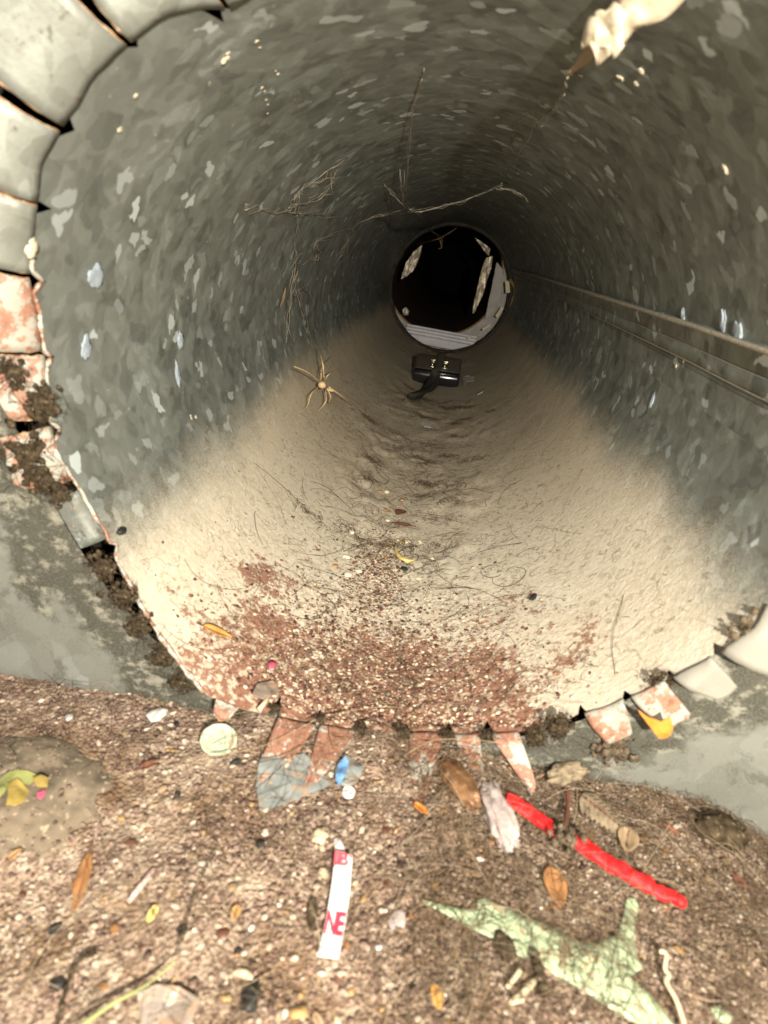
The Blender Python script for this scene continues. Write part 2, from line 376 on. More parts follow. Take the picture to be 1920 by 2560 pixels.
def thicken(bm, th):
    """turn a sheet into a thin closed plate: a second skin one thickness below, closed along its border"""
    bm.normal_update(); F0 = bm.faces[:]; edge_ = [(e.verts[0], e.verts[1], e.link_faces[0]) for e in bm.edges if len(e.link_faces) == 1]
    low = {v: bm.verts.new(v.co - v.normal * th) for v in bm.verts[:]}
    for f in F0: bm.faces.new([low[v] for v in reversed(f.verts[:])])
    for a_, b_, f in edge_:
        vs = f.verts[:]; k = vs.index(a_)
        if vs[(k + 1) % len(vs)] is b_: a_, b_ = b_, a_
        bm.faces.new((a_, b_, low[b_], low[a_]))
def solid(v, f, th, nrm=None):
    """give an open grid/polygon sheet a thickness; returns verts, faces"""
    bm = bmesh.new(); bv = [bm.verts.new(tuple(map(float, p))) for p in v]
    for q in f: 
        try: bm.faces.new([bv[int(k)] for k in q])
        except ValueError: pass
    bmesh.ops.recalc_face_normals(bm, faces=bm.faces[:]); bm.normal_update()
    thicken(bm, th); return bm
def tube(pts, rad, sides=6, cap=True):
    P = np.array([tuple(p) for p in pts], float); n = len(P); rad = np.broadcast_to(np.asarray(rad, float), (n,))
    T = np.gradient(P, axis=0); T /= np.linalg.norm(T, axis=1)[:, None] + 1e-12
    ref = np.array([0.13, .31, .94]); A = np.cross(T, ref); A /= np.linalg.norm(A, axis=1)[:, None] + 1e-9; B = np.cross(T, A)
    an = np.arange(sides) / sides * 2 * PI
    V = P[:, None] + rad[:, None, None] * (A[:, None] * np.cos(an)[None, :, None] + B[:, None] * np.sin(an)[None, :, None])
    F = [tuple(q) for q in grid_faces(n, sides, True)]
    if cap: F += [tuple(range(sides))[::-1], tuple(range((n - 1) * sides, n * sides))]
    return V.reshape(-1, 3), F
def tube_obj(name, pts, rad, mat, parent=None, sides=6): v, f = tube(pts, rad, sides); return mesh_obj(name, v, f, mat, parent)
def multi_tube(name, paths, mat, parent=None, sides=4):
    V = []; F = []
    for pts, rad in paths:
        v, f = tube(pts, rad, sides); k = len(V); V += list(v); F += [tuple(i + k for i in q) for q in f]
    return mesh_obj(name, V, F, mat, parent)
def smooth_path(pts, n=24):
    P = [Vector(p) for p in pts]; out = []
    P = [P[0]] + P + [P[-1]]
    seg = len(P) - 3; per = max(2, n // seg)
    for i in range(seg):
        a, b_, c, d = P[i:i + 4]
        for k in range(per + (i == seg - 1)):
            t = k / per
            out.append(.5 * ((2 * b_) + (c - a) * t + (2 * a - 5 * b_ + 4 * c - d) * t * t + (3 * b_ - a - 3 * c + d) * t ** 3))
    return out
def lump(name, loc, rad, mat, parent=None, amp=.25, fr=2.2, sub=3, rz=0., seed=0):
    bm = bmesh.new(); bmesh.ops.create_icosphere(bm, subdivisions=sub, radius=1)
    for v in bm.verts:
        n = mnoise.fractal(v.co * fr + Vector((seed * 3.1, seed * 1.7, 5)), .9, 2.1, 4)
        v.co *= 1 + amp * n
        v.co = Vector((v.co.x * rad[0], v.co.y * rad[1], v.co.z * rad[2]))
    o = bm_obj(name, bm, mat, parent); o.location = loc; o.rotation_euler = (0, 0, rz); return o
def ico(sub=1):
    bm = bmesh.new(); bmesh.ops.create_icosphere(bm, subdivisions=sub, radius=1); v = np.array([q.co[:] for q in bm.verts]); f = np.array([[x.index for x in q.verts] for q in bm.faces]); bm.free(); return v, f
def clump(name, p, r_, mat, seed, nl=80, flat=.45, hairs=60):
    q = random.Random(seed); v0, f0 = ico(2); V = []; F = []
    for k in range(nl):
        c = Vector((q.gauss(0, .42), q.gauss(0, .42) * flat, q.gauss(0, .42))) * r_; rr0 = r_ * q.uniform(.05, .24)
        for a_ in v0:
            w0 = Vector(a_); w0 *= 1 + .8 * mnoise.fractal(w0 * 1.9 + Vector((seed, k, 0)), 1, 2, 3); V.append(c + Vector((w0.x, w0.y * (.4 + flat), w0.z)) * rr0)
        F += [tuple(int(i_) + k * len(v0) for i_ in t_) for t_ in f0]
    for k in range(hairs):
        a0 = Vector((q.gauss(0, .5), q.gauss(0, .4) * flat, q.gauss(0, .5))) * r_; d_ = Vector((q.gauss(0, 1), q.gauss(0, .5) - .3, q.gauss(0, 1))) * r_ * .7
        hv, hf = tube(smooth_path([a0, a0 + d_ * .5 + Vector((q.gauss(0, .2), q.gauss(0, .2), q.gauss(0, .2))) * r_, a0 + d_], 8), .00012, 3); n0 = len(V); V += [Vector(t_) for t_ in hv]; F += [tuple(i_ + n0 for i_ in t_) for t_ in hf]
    o = mesh_obj(name, V, F, mat); o.location = p; return o
def upn(p, surf):
    return Vector((0, 0, 1)) if surf == 'floor' else (Vector((-p.x, 0, -p.z)).normalized() if surf == 'duct' else Vector((0, -1, 0)))
def pick(px, surf, up=0.):
    if surf == 'floor': return on_floor(px, up)
    if surf == 'duct': return on_duct(px, up)
    if surf == 'wall': return on_plane_y(px, -.0015 - up)
    return on_plane_y(px, surf)
def scrap(name, pts, mat, surf='floor', up=.002, th=.0005, crumple=.0012, fr=60, cuts=3, seed=0, parent=None):
    P = [pick(p, surf, up) for p in pts]
    bm = bmesh.new(); bv = [bm.verts.new(p) for p in P]; f = bm.faces.new(bv)
    bmesh.ops.triangulate(bm, faces=[f]); bmesh.ops.subdivide_edges(bm, edges=bm.edges[:], cuts=cuts, use_grid_fill=True)
    bmesh.ops.triangulate(bm, faces=bm.faces[:])
    for v in bm.verts:
        n = mnoise.fractal(v.co * fr + Vector((seed * 5.3, 0, 0)), 1., 2., 3)
        u = upn(v.co, surf if isinstance(surf, str) else 'wall')
        if surf == 'floor': v.co.z = sum(float(hfloor(v.co.x + a_, v.co.y + b2)) for a_, b2 in ((0, 0), (.009, 0), (-.009, 0), (0, .009), (0, -.009))) / 5 + up * .5
        v.co += u * (crumple * (n + .5))
    bmesh.ops.recalc_face_normals(bm, faces=bm.faces[:]); bm.normal_update()
    thicken(bm, th)
    o = bm_obj(name, bm, mat, parent, smooth=crumple < .003)
    return centre(o) if parent is None else o
def leaf(name, a, b_, wid, mat, surf='floor', up=.002, curl=.25, fold=.25, seed=0, teeth=0., stalk=True):
    """a pointed leaf from pixel a (base) to pixel b_ (tip) with a midrib fold and curl; its stalk and veins are one part"""
    p, q = pick(a, surf, up), pick(b_, surf, up); ax = q - p; L = ax.length; ax.normalize(); n = upn(p, surf); n = (n - ax * n.dot(ax)).normalized(); sd = n.cross(ax)
    V = []; NR, NC = 13, 7; W = L * wid
    for i in range(NR):
        t = i / (NR - 1); prof = (math.sin(PI * t ** .8) ** .8) * W * .5 + 1e-5
        prof *= 1 + teeth * math.sin(i * 2.6)
        for j in range(NC):
            s = j / (NC - 1) * 2 - 1
            h = abs(s) * prof * fold + curl * L * (t - .35) ** 2 + .03 * L * mnoise.noise(Vector((t * 4, s * 2, seed)))
            V.append(p + ax * (L * t) + sd * (s * prof) + n * h)
    bm = solid(V, grid_faces(NR, NC), .00025); o = bm_obj(name, bm, mat)
    if stalk:
        st = [p - ax * L * .18 + n * .0006, p + n * curl * L * .13, p + ax * L * .5 + n * (curl * L * .03 + .0003), q + n * (curl * L * .42)]
        tube_obj('stalk', smooth_path(st, 12), np.linspace(.0005, .00018, 13), M['leafred'], o, 4)
    return o

# ================================================================ STRUCTURE
# ---- ground: debris bed
nx, ny = 300, 260
X, Y = np.meshgrid(np.linspace(-.34, .36, nx), np.linspace(-.62, .012, ny))
Z = hfloor(X, Y) + .0016 * (fbm(X, Y, 260, 11, 2) - .5)
g = mesh_obj('ground', np.stack([X, Y, Z], -1).reshape(-1, 3), grid_faces(ny, nx), M['ground']); tag(g, 'brown debris bed covering the bottom of the metal chamber', kind='structure')

# ---- chamber wall with the round opening
HC = (0., 0.)                              # the opening, cut wider than the duct at the upper left
def hole_r(deg):
    deg = deg % 360
    return R * 1.012 + .030 * float(sst(80, 105, deg) * sst(196, 172, deg)) + .003 * float(sst(170, 195, deg) * sst(250, 232, deg)) + .0015 * (vn(deg * .2, 3, 1, 5) - .5)
def wall_plate():
    bm = bmesh.new(); n = 240
    ring = []; out = []
    for k in range(n):
        a = 2 * PI * k / n; ca, sa = math.cos(a), math.sin(a)
        HR = hole_r(360 * k / n); ring.append((HR * ca, HR * sa))
        sx = .235 if ca > 0 else .23; x1, z1 = (.245 if ca > 0 else -.285), (.62 if sa > 0 else -.30)
        t = min(abs(x1 - HC[0]) / max(1e-6, abs(ca)), abs(z1 - HC[1]) / max(1e-6, abs(sa)))
        if abs(ca) * abs(z1 - HC[1]) < abs(sa) * abs(x1 - HC[0]): pass
        out.append((HC[0] + t * ca, HC[1] + t * sa))
    rows = 6; vs = []
    for r in range(rows):
        f = r / (rows - 1)
        vs.append([bm.verts.new((ring[k][0] * (1 - f) + out[k][0] * f, 0, ring[k][1] * (1 - f) + out[k][1] * f)) for k in range(n)])
    for r in range(rows - 1):
        for k in range(n): bm.faces.new((vs[r][k], vs[r][(k + 1) % n], vs[r + 1][(k + 1) % n], vs[r + 1][k]))
    bmesh.ops.recalc_face_normals(bm, faces=bm.faces[:])
    return bm
ch = empty('metal_chamber', (0, 0, -.2)); tag(ch, 'stained grey sheet metal chamber wall around the round duct opening', 'wall')
def par(o, p): o.parent = p; o.matrix_parent_inverse = Matrix.Translation(-Vector(p.location)); return o
par(bm_obj('front_panel', wall_plate(), M['wall']), ch)
def side(x0, sgn, rad=.075):
    pts = []
    for k in range(13):
        a = PI / 2 * k / 12; pts.append((x0 + sgn * rad * math.sin(a), -rad * (1 - math.cos(a))))
    pts += [(x0 + sgn * rad, -.3), (x0 + sgn * rad, -.75)]
    V = [(x, y, z) for z in np.linspace(-.30, .62, 8) for x, y in pts]
    return V, [tuple(q) for q in grid_faces(8, len(pts))]
for x0, s_ in ((-.285, -1), (.245, 1)):
    par(mesh_obj('side_panel', *side(x0, s_), M['wall']), ch)
cv = []
n = 72
for rad, y in ((.35, .003), (.35, .34), (R + .004, .34)): cv += [(rad * math.cos(2 * PI * k / n), y, rad * math.sin(2 * PI * k / n)) for k in range(n)]
par(mesh_obj('hollow_behind_panel', cv, [tuple(q) for q in grid_faces(3, n, True)], M['cavity']), ch)  # added drum keeps sky light out, so the tab slits stay dark

# ---- the duct
duct = empty('round_duct', (0, 0, 0)); tag(duct, 'long round galvanized duct with a dusty floor and bent tabs at its rusty near end', 'duct')
TW = 6.0                                          # the rolled seam drifts round by 6 degrees per metre
edge_px = [(590, 20), (430, 30), (250, 180), (150, 330), (104, 420), (92, 520), (84, 620), (75, 700), (95, 780), (112, 900), (122, 1000), (140, 1130), (205, 1235), (262, 1330), (330, 1470), (400, 1590), (520, 1740),
           (600, 1770), (695, 1792), (800, 1810), (890, 1822), (1015, 1826), (1112, 1832), (1215, 1832), (1307, 1828), (1380, 1815), (1452, 1785), (1564, 1745), (1670, 1695), (1787, 1635), (1880, 1570), (1935, 1480)]
et = sorted(theta_y(p) for p in edge_px); ETH = np.array([t for t, _ in et]); EY = np.array([y for _, y in et])
def edge_base(th):
    th = np.asarray(th, float) % 360
    xs = np.concatenate([[ETH[-1] - 360, 20, 45, 62, 84], ETH, [380]]); ys = np.concatenate([[EY[-1], -.03, -.04, -.055, .0], EY, [-.03]])
    o = np.argsort(xs); return np.interp(th, xs[o], ys[o])
notches = []       # (theta, half width deg, depth)
for px, hw, dp in (((556, 52), .9, .0), ((330, 108), .9, .0), ((180, 324), 1.5, .0), ((124, 522), .9, .0), ((100, 701), 1.6, .0), ((104, 897), 1.3, .0), ((140, 1075), 1.6, .0),
                   ((280, 1372), 1.2, 0), ((800, 1778), .7, 0), ((700, 1745), 1.1, 0), ((1015, 1812), .9, 0), ((1122, 1812), 1., 0), ((1218, 1806), 1.2, 0), ((1452, 1768), .8, 0), ((1564, 1735), .9, 0), ((1672, 1680), .9, 0), ((1787, 1612), 1.0, 0)):
    t, y = theta_y(px); notches.append((t, hw, max(.006, y - float(edge_base(t)) + .002)))
def edge_y(th):
    th = np.asarray(th, float) % 360
    e = edge_base(th) + (.0008 + .003 * sst(150, 170, th)) * (fbm(th * .12, th * 0, 2., 5, 3) - .5)
    for t, hw, dp in notches:
        d = np.abs((th - t + 180) % 360 - 180); e = e + dp * np.clip(1 - d / hw, 0, 1)
    return e
cols = np.unique(np.round(np.concatenate([np.arange(0, 360, .5)] + [t + hw * np.array([-1, -.5, 0, .5, 1]) for t, hw, _ in notches]) % 360, 3))
s = np.linspace(0, 1, 230) ** 1.7
ee = edge_y(cols)
YY = ee[None] + (RING_Y - ee[None]) * s[:, None]
fade = sst(.0, .2, YY)
TH = np.radians(cols[None] + TW * YY * fade)
def dust_h(th_deg, y):
    d = np.abs((th_deg - 269 + 180) % 360 - 180); u = np.radians(d)
    low = sst(55, 8, d)
    warp = .06 * (fbm(th_deg * .02, y * 3, 2, 22) - .5)
    rid = np.abs(fbm(th_deg * .06 + 6 * warp, (y + warp * 2.2) * 16, 1., 31, 5) - .5) * 2
    h = .0032 * low * sst(.05, .4, y) * (1 - rid) ** 3 * sst(.42, .62, fbm(th_deg * .035, y * 5, 1.3, 77, 3)) * 1.6
    h = h + .0011 * low * fbm(th_deg * .35, y * 90, 1, 41, 3) * sst(.02, .15, y)
    return h
rr = R - dust_h(np.degrees(TH), YY) - .0006 * (fbm(np.degrees(TH) * .06, YY * 6, 1, 50, 2) - .5)
V = np.stack([rr * np.cos(TH), YY, rr * np.sin(TH)], -1).reshape(-1, 3)
seamcut = np.where(cols > 180, cols - 360, cols); uvs = np.stack([np.broadcast_to(np.radians(cols)[None] * R, YY.shape), YY], -1).reshape(-1, 2)
fq = grid_faces(len(s), len(cols), True)
# wrap column: separate uv is needed, so close the strip with a duplicated first column
V2 = V.reshape(len(s), len(cols), 3); V2 = np.concatenate([V2, V2[:, :1]], 1); u2 = uvs.reshape(len(s), len(cols), 2); u2 = np.concatenate([u2, u2[:, :1] + [2 * PI * R, 0]], 1)
shell = mesh_obj('duct_shell', V2.reshape(-1, 3), grid_faces(len(s), len(cols) + 1), M['duct'], duct, uvs=u2.reshape(-1, 2))
# crusted bead along the cut edge, broken off where the edge is clean
def bead(t0, t1, rad, mat, name='cut_edge'):
    th = np.arange(t0, t1, .4); e = edge_y(th) - .0004; a = np.radians(th); n_ = fbm(th * .5, th * 0, 1.3, 61, 3)
    pts = np.stack([(R - .0006) * np.cos(a), e, (R - .0006) * np.sin(a)], -1)
    return tube_obj(name, pts, rad * (.3 + 1.5 * n_ ** 1.6), mat, duct, 6)
bead(163, 240, .0016, M['rimbead'])
# rolled lengthwise seam on the right wall
prof = [(16.0, -.0004), (15.75, .0030), (15.4, .0042), (15.1, .0036), (14.7, .0024), (11.3, .0022), (11.05, .0012), (10.8, .0024), (8.0, .0022), (7.75, .0008), (7.5, -.0004)]
ys = np.linspace(.0, RING_Y, 90); V = []
for y in ys:
    for ph, dr in prof:
        a = math.radians(ph + TW * y * float(sst(0, .2, y))); r_ = R - dr - (.0005 * (vn(y, ph, 30, 4) - .5) if dr > 0 else 0); V.append((r_ * math.cos(a), y, r_ * math.sin(a)))
mesh_obj('lengthwise_seam', V, grid_faces(len(ys), len(prof)), M['seam'], duct, smooth=False)

mesh_obj('dusty_seam_ridge', *tube([((R - .0034) * math.cos(math.radians(15.5 + TW * y * float(sst(0, .2, y)))), y, (R - .0034) * math.sin(math.radians(15.5 + TW * y * float(sst(0, .2, y))))) for y in ys], .0017 + .0006 * vn(ys * 40, ys * 0, 1, 3), 5), M['ridge'], duct)
for ph_, rd_ in ((11.0, .0003), (7.75, .0003)): mesh_obj('seam_groove_dust', *tube([((R - .0024) * math.cos(math.radians(ph_ + TW * y * float(sst(0, .2, y)))), y, (R - .0024) * math.sin(math.radians(ph_ + TW * y * float(sst(0, .2, y))))) for y in ys], rd_, 5), M['ridge'], duct)

def tab(t0, t1, L, phi, tip=1., shift=0., mat='tab_pale', lab=None, round_=0., bend=.010, rag=.0):
    NR, NC = 18, 9; V = []; c = (t0 + t1) / 2; r_, dy = R, 0.; prev = 0
    for i in range(NR):
        sL = i / (NR - 1); l = sL * L
        ang = math.radians(phi) * min(1., l / bend)
        if i: r_ += math.sin(ang) * L / (NR - 1); dy -= math.cos(ang) * L / (NR - 1)
        for j in range(NC):
            u = j / (NC - 1); th = t0 + (t1 - t0) * u
            k = 1 - (1 - tip) * sL ** 1.2; th2 = c + (th - c) * k + shift * sL
            cut = round_ * L * (2 * u - 1) ** 2 * sL + rag * L * (vn(th, phi, 2.2, int(t0)) - .5) * sL
            a = math.radians(th2 * (1) if r_ <= R * 1.001 else c + (th2 - c) * (R / r_) ** .5 )
            e = float(edge_base(th)) * (1 - min(1, sL * 2.5)) + float(edge_base(c)) * min(1, sL * 2.5)
            w_ = .0012 * mnoise.noise(Vector((th * .25, sL * 3, t0)))
            V.append(((r_ - cut * math.sin(ang) + w_) * math.cos(a), e + dy + cut * math.cos(ang) - .0006, (r_ - cut * math.sin(ang) + w_) * math.sin(a)))
    bm = solid(V, grid_faces(NR, NC), .0009); o = bm_obj('tab', bm, M[mat], duct)
    if lab: o['label'] = lab
    if 118 < t0 < 190:
        for j in (0, NC - 1):
            pts = [V[i * NC + j] for i in range(NR)]; tube_obj('rusty_cut_edge', pts, [.0003 + .0011 * vn(i * 1.3, t0 + j, 1, 2) ** 2 for i in range(NR)], M['edgerust'], o, 5)
    return o
tabs = [(101, 121.0, .075, 60, 1.02, 0, 'tab_pale'), (121.7, 132.2, .08, 64, 1.03, 0, 'tab_pale'), (133.0, 145.0, .08, 62, 1.03, 0, 'tab_mid'), (146.0, 155.3, .07, 64, 1.03, 0, 'tab_pale'),
        (155.9, 165.0, .07, 64, 1.03, 0, 'tab_pale'), (165.9, 176.5, .07, 64, 1.02, 0, 'tab_rusty'), (177.4, 187.0, .06, 66, .96, 0, 'tab_rusty'), (188.3, 197.5, .026, 72, .85, 0, 'tab_rusty'), (199.6, 209.2, .034, 78, .9, 0, 'tab_mid'),
        (253.6, 260.4, .046, 8, .55, -1.6, 'tab_rust'), (261.2, 267.6, .050, 3, .26, -2.2, 'tab_rust'), (277.4, 283.6, .056, 8, .20, -.8, 'tab_rust'), (285.4, 290.0, .044, 30, .30, 1.8, 'tab_halfrust'),
        (291.9, 297.0, .036, 52, .30, 2.6, 'tab_halfrust'), (308.8, 315.8, .022, 84, .6, -.5, 'tab_halfrust'), (317., 323.0, .026, 84, .7, .6, 'tab_rusty'), (324.4, 331.2, .024, 86, .5, .8, 'tab_cream'), (332.8, 342.5, .038, 82, .72, 1.2, 'tab_cream'),
        (242.2, 246.5, .012, 20, .6, 0, 'tab_rust'), (82, 100.3, .07, 62, 1.02, 0, 'tab_pale')]
for k, t in enumerate(tabs): tab(*t, bend=.026 if 90 < t[0] < 170 else .010, round_=.12 if t[3] < 60 else .05, rag=.22 if 165 < t[0] < 300 else .05)

# far joint: dark collar, and what shows behind it
th = np.linspace(0, 2 * PI, 121)[:-1]
nrm = fbm(np.cos(th) * 3, np.sin(th) * 3, 2, 9, 3)
V = []
for k in range(9):
    a = 2 * PI * k / 8
    rad = R - .004 + (.0075 + .006 * (nrm - .5)) * math.cos(a); V.append(np.stack([rad * np.cos(th), RING_Y + .009 * math.sin(a) + 0 * th, rad * np.sin(th)], -1))
mesh_obj('collar', np.concatenate(V), grid_faces(9, 120, True), M['collar'], duct)
for (x0, y0), (x1, y1), w_ in (((1268, 702), (1270, 732), .013), ((1257, 768), (1241, 792), .010), ((1226, 812), (1206, 824), .008), ((1180, 840), (1168, 846), .005)):
    p, q = on_plane_y((x0, y0), RING_Y - .012), on_plane_y((x1, y1), RING_Y - .012); d_ = (q - p); nn = Vector((-d_.z, 0, d_.x)).normalized() * (w_ / 2)
    v = [p + nn, q + nn, q - nn, p - nn]; mesh_obj('tape_tab', *(lambda b: ([tuple(x.co) for x in b.verts], [tuple(z.index for z in f.verts) for f in b.faces]))(solid(v, [(0, 1, 2, 3)], .002)), M['tape'], duct, smooth=False)
for px, q in (((1286, 705), (1279, 770)),):
    p0, p1, p2 = on_plane_y((1275, 700), RING_Y - .02), on_plane_y((1287, 725), RING_Y - .05), on_plane_y((1274, 768), RING_Y - .06)
    tube_obj('peeled_sealant', smooth_path([p0, p1, p2], 12), np.linspace(.006, .001, 13), M['crumb'], duct, 6)

OC = (-.030, .043); Y2 = RING_Y + .125
d2 = empty('second_duct', (OC[0], Y2, OC[1])); tag(d2, 'dark brown continuing duct beyond the far collar, set a little off centre', 'duct')
n = 96; a = np.arange(n) / n * 2 * PI
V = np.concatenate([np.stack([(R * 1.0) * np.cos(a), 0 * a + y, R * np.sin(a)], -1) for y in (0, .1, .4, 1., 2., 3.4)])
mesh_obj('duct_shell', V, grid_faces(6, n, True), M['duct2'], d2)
mesh_obj('black_end_cap', np.stack([R * np.cos(a), 0 * a + 3.4, R * np.sin(a)], -1), [tuple(range(n))], M['black'], d2)  # added cap shuts out the sky; its black stands for distant darkness
tube_obj('torn_rim', np.stack([(R - .001) * np.cos(a[[*range(n), 0]]), 0 * a[[*range(n), 0]] - .003, (R - .001) * np.sin(a[[*range(n), 0]])], -1), .003, M['crumb'], d2)
# box round the gap between the two ducts
gb = empty('joint_box', (0, RING_Y, 0)); tag(gb, 'pale insulated box around the gap between the two ducts', 'box')
bm = bmesh.new(); n = 96
ri = [bm.verts.new((OC[0] + (R + .002) * math.cos(2 * PI * k / n), Y2 - RING_Y - .003, OC[1] + (R + .002) * math.sin(2 * PI * k / n))) for k in range(n)]
ro = [bm.verts.new((.36 * math.cos(2 * PI * k / n), Y2 - RING_Y - .003, .36 * math.sin(2 * PI * k / n))) for k in range(n)]
ro2 = [bm.verts.new((.36 * math.cos(2 * PI * k / n), .0, .36 * math.sin(2 * PI * k / n))) for k in range(n)]
ro3 = [bm.verts.new(((R + .001) * math.cos(2 * PI * k / n), .0, (R + .001) * math.sin(2 * PI * k / n))) for k in range(n)]
for A_, B_ in ((ri, ro), (ro, ro2), (ro2, ro3)):
    for k in range(n): bm.faces.new((A_[k], A_[(k + 1) % n], B_[(k + 1) % n], B_[k]))
bm_obj('liner', bm, M['greyboard'], gb, smooth=False)
# ribbed white board: real ridges
c0, c1 = on_plane_y((1018, 810), RING_Y + .07), on_plane_y((1192, 842), RING_Y + .07)
ax = (c1 - c0); Lx = ax.length; ax.normalize(); dnv = Vector((ax.z, 0, -ax.x)); V = []
NX = 30; pz = [0, .006, .0075, .009, .016, .0175, .019, .027, .0285, .030, .040, .055]; pd = [0, 0, .0035, 0, 0, .0035, 0, 0, .0035, 0, 0, 0]
for zz, dd in zip(pz, pd):
    for i in range(NX): p = c0 + ax * (Lx * i / (NX - 1)) + dnv * zz + Vector((0, -dd * 1.6 + zz * -.25, 0)); V.append(p)
rb = bm_obj('ribbed_board', solid(V, grid_faces(len(pz), NX), .002), M['foam'], None, smooth=False); centre(rb)
tag(rb, 'white ribbed insulation board lying under the far duct opening', 'board')

def foil(name, pts, y, lab, seed, mat='foil', amp=.010, dz=.0):
    P = [on_plane_y(p, y) for p in pts]
    bm = bmesh.new(); f = bm.faces.new([bm.verts.new(p) for p in P]); bmesh.ops.triangulate(bm, faces=[f]); bmesh.ops.subdivide_edges(bm, edges=bm.edges[:], cuts=5, use_grid_fill=True); bmesh.ops.triangulate(bm, faces=bm.faces[:])
    for v in bm.verts:
        q = Vector((v.co.x * 30, v.co.z * 22, seed)); v.co.y += amp * (mnoise.noise(q) + .6 * abs(mnoise.noise(q * 2.3)))
    thicken(bm, .0006)
    o = bm_obj(name, bm, M[mat], smooth=False); centre(o); tag(o, lab, 'foil', 'torn foil linings in the far joint'); return o
foil('foil_flap', [(1232, 640), (1228, 672), (1217, 700), (1208, 735), (1196, 760), (1186, 782), (1181, 784), (1183, 766), (1190, 735), (1198, 700), (1206, 668), (1215, 645)], RING_Y + .02, 'long crumpled silver foil flap hanging at the right of the far opening', 3)
foil('foil_flap', [(1242, 655), (1256, 672), (1258, 700), (1250, 745), (1232, 785), (1212, 800), (1222, 760), (1230, 715), (1238, 680)], RING_Y + .07, 'flat grey foil sheet behind the long flap at right', 6, 'greyboard', .004)
foil('foil_flap', [(1187, 594), (1206, 606), (1226, 622), (1222, 640), (1214, 632), (1200, 612)], RING_Y + .02, 'narrow pale foil sliver at the upper right of the far opening', 8)
foil('foil_flap', [(1055, 612), (1052, 630), (1044, 655), (1034, 675), (1018, 690), (1003, 698), (1006, 684), (1016, 655), (1034, 630)], RING_Y + .03, 'crumpled bright foil patch at the upper left of the far opening', 11)
foil('foil_flap', [(1005, 775), (1014, 768), (1023, 778), (1020, 788), (1008, 788)], RING_Y + .03, 'small folded foil scrap at the lower left of the far opening', 14)

M['palechip'] = simple('pale_blue_grey_flake', (.29, .335, .38), .15, 120, .7)
for k, (px, a_, b_) in enumerate((((1706, 792), 8, 20), ((1806, 800), 9, 24), ((1842, 835), 15, 24), ((1630, 1000), 6, 18), ((452, 852), 9, 22), ((445, 938), 8, 26), ((240, 690), 20, 24), ((215, 870), 12, 24))):
    p = on_duct(px, .0006); q = (p - Vector(CAM)).length / 1500
    o = lump('pale_flake', p, (a_ * q * 1.5, b_ * q, .0008), M['palechip'], duct, .5, 1.5, 3, 0, k + 50); nn = Vector((-p.x, 0, -p.z)).normalized(); o.rotation_euler = nn.to_track_quat('Z', 'Y').to_euler()
# ================================================================ OBJECTS IN THE DUCT
# ---- black case with strap
_cb = on_duct((1086, 968)); ccx, ccy = _cb.x, _cb.y; zb = _cb.z + .002
case = empty('hard_case', (ccx, ccy, zb), math.radians(-2)); tag(case, 'small black case with two metal latches and a strap, on the dusty duct floor', 'case')
def prism(poly, w_, bev, seg=3):
    bm = bmesh.new()
    A_ = [bm.verts.new((-w_ / 2, y, z)) for y, z in poly]; B_ = [bm.verts.new((w_ / 2, y, z)) for y, z in poly]
    bm.faces.new(A_[::-1]); bm.faces.new(B_)
    for k in range(len(poly)): bm.faces.new((A_[k], A_[(k + 1) % len(poly)], B_[(k + 1) % len(poly)], B_[k]))
    bmesh.ops.recalc_face_normals(bm, faces=bm.faces[:]); bmesh.ops.bevel(bm, geom=bm.edges[:] , offset=bev, segments=seg, affect='EDGES', profile=.5); return bm
bm_obj('base', prism([(0, .002), (-.002, .026), (.004, .036), (.064, .036), (.066, .002)], .114, .006), M['casegloss'], case)
bm_obj('lid', prism([(.003, .0365), (.045, .066), (.066, .064), (.066, .0365)], .112, .006), M['caseblk'], case)
bm_obj('lip', prism([(-.0035, .030), (-.0035, .034), (.002, .034), (.002, .030)], .100, .0015, 2), M['casegloss'], case)
sl_n = Vector((0, -.726, .687))
for x_, w_ in ((-.013, .012), (.017, .016)):
    l = bm_obj('latch', prism([(0, 0), (0, .004), (.024, .004), (.024, 0)], w_, .0012, 2), M['chrome'], case); l.location = (x_, .0105, .0415); l.rotation_euler = (math.radians(35), 0, 0)
    k_ = lump('latch_button', (0, .007, .006), (w_ * .32, .005, .0035), M['chrome'], l, .05, 2, 2)
    b_ = bm_obj('latch_bar', prism([(.019, .004), (.019, .0075), (.023, .0075), (.023, .004)], w_ * 1.15, .001, 2), M['chrome'], l)
def ribbon(name, pts, wid, th_, mat, parent, tilt=Vector((1, 0, 0))):
    P = smooth_path(pts, 40); V = []
    for p in P: V += [p - tilt * wid / 2, p, p + tilt * wid / 2]
    return bm_obj(name, solid(V, grid_faces(len(P), 3), th_), mat, parent)
SE = on_duct((1044, 1002), .006) - Vector((ccx, ccy, zb))
ribbon('strap', [(.004, .072, .070), (.003, .052, .074), (.002, .020, .056), (-.001, -.006, .042), (-.006, -.012, .026), tuple(SE.lerp(Vector((-.008, -.02, .012)), .6)), tuple(SE.lerp(Vector((-.008, -.02, .012)), .3)), tuple(SE)], .022, .0025, M['strap'], case, Vector((.95, .1, .28)))
ribbon('strap_end', [(-.004, -.008, .040), (.004, -.018, .022), tuple(SE.lerp(Vector((.004, -.02, .012)), .6) + Vector((.008, 0, .006))), tuple(SE + Vector((.012, .02, .016))), tuple(SE + Vector((-.002, -.012, .014))), tuple(SE + Vector((-.006, -.006, .003)))], .018, .0025, M['strap'], case, Vector((.9, .3, -.2)))
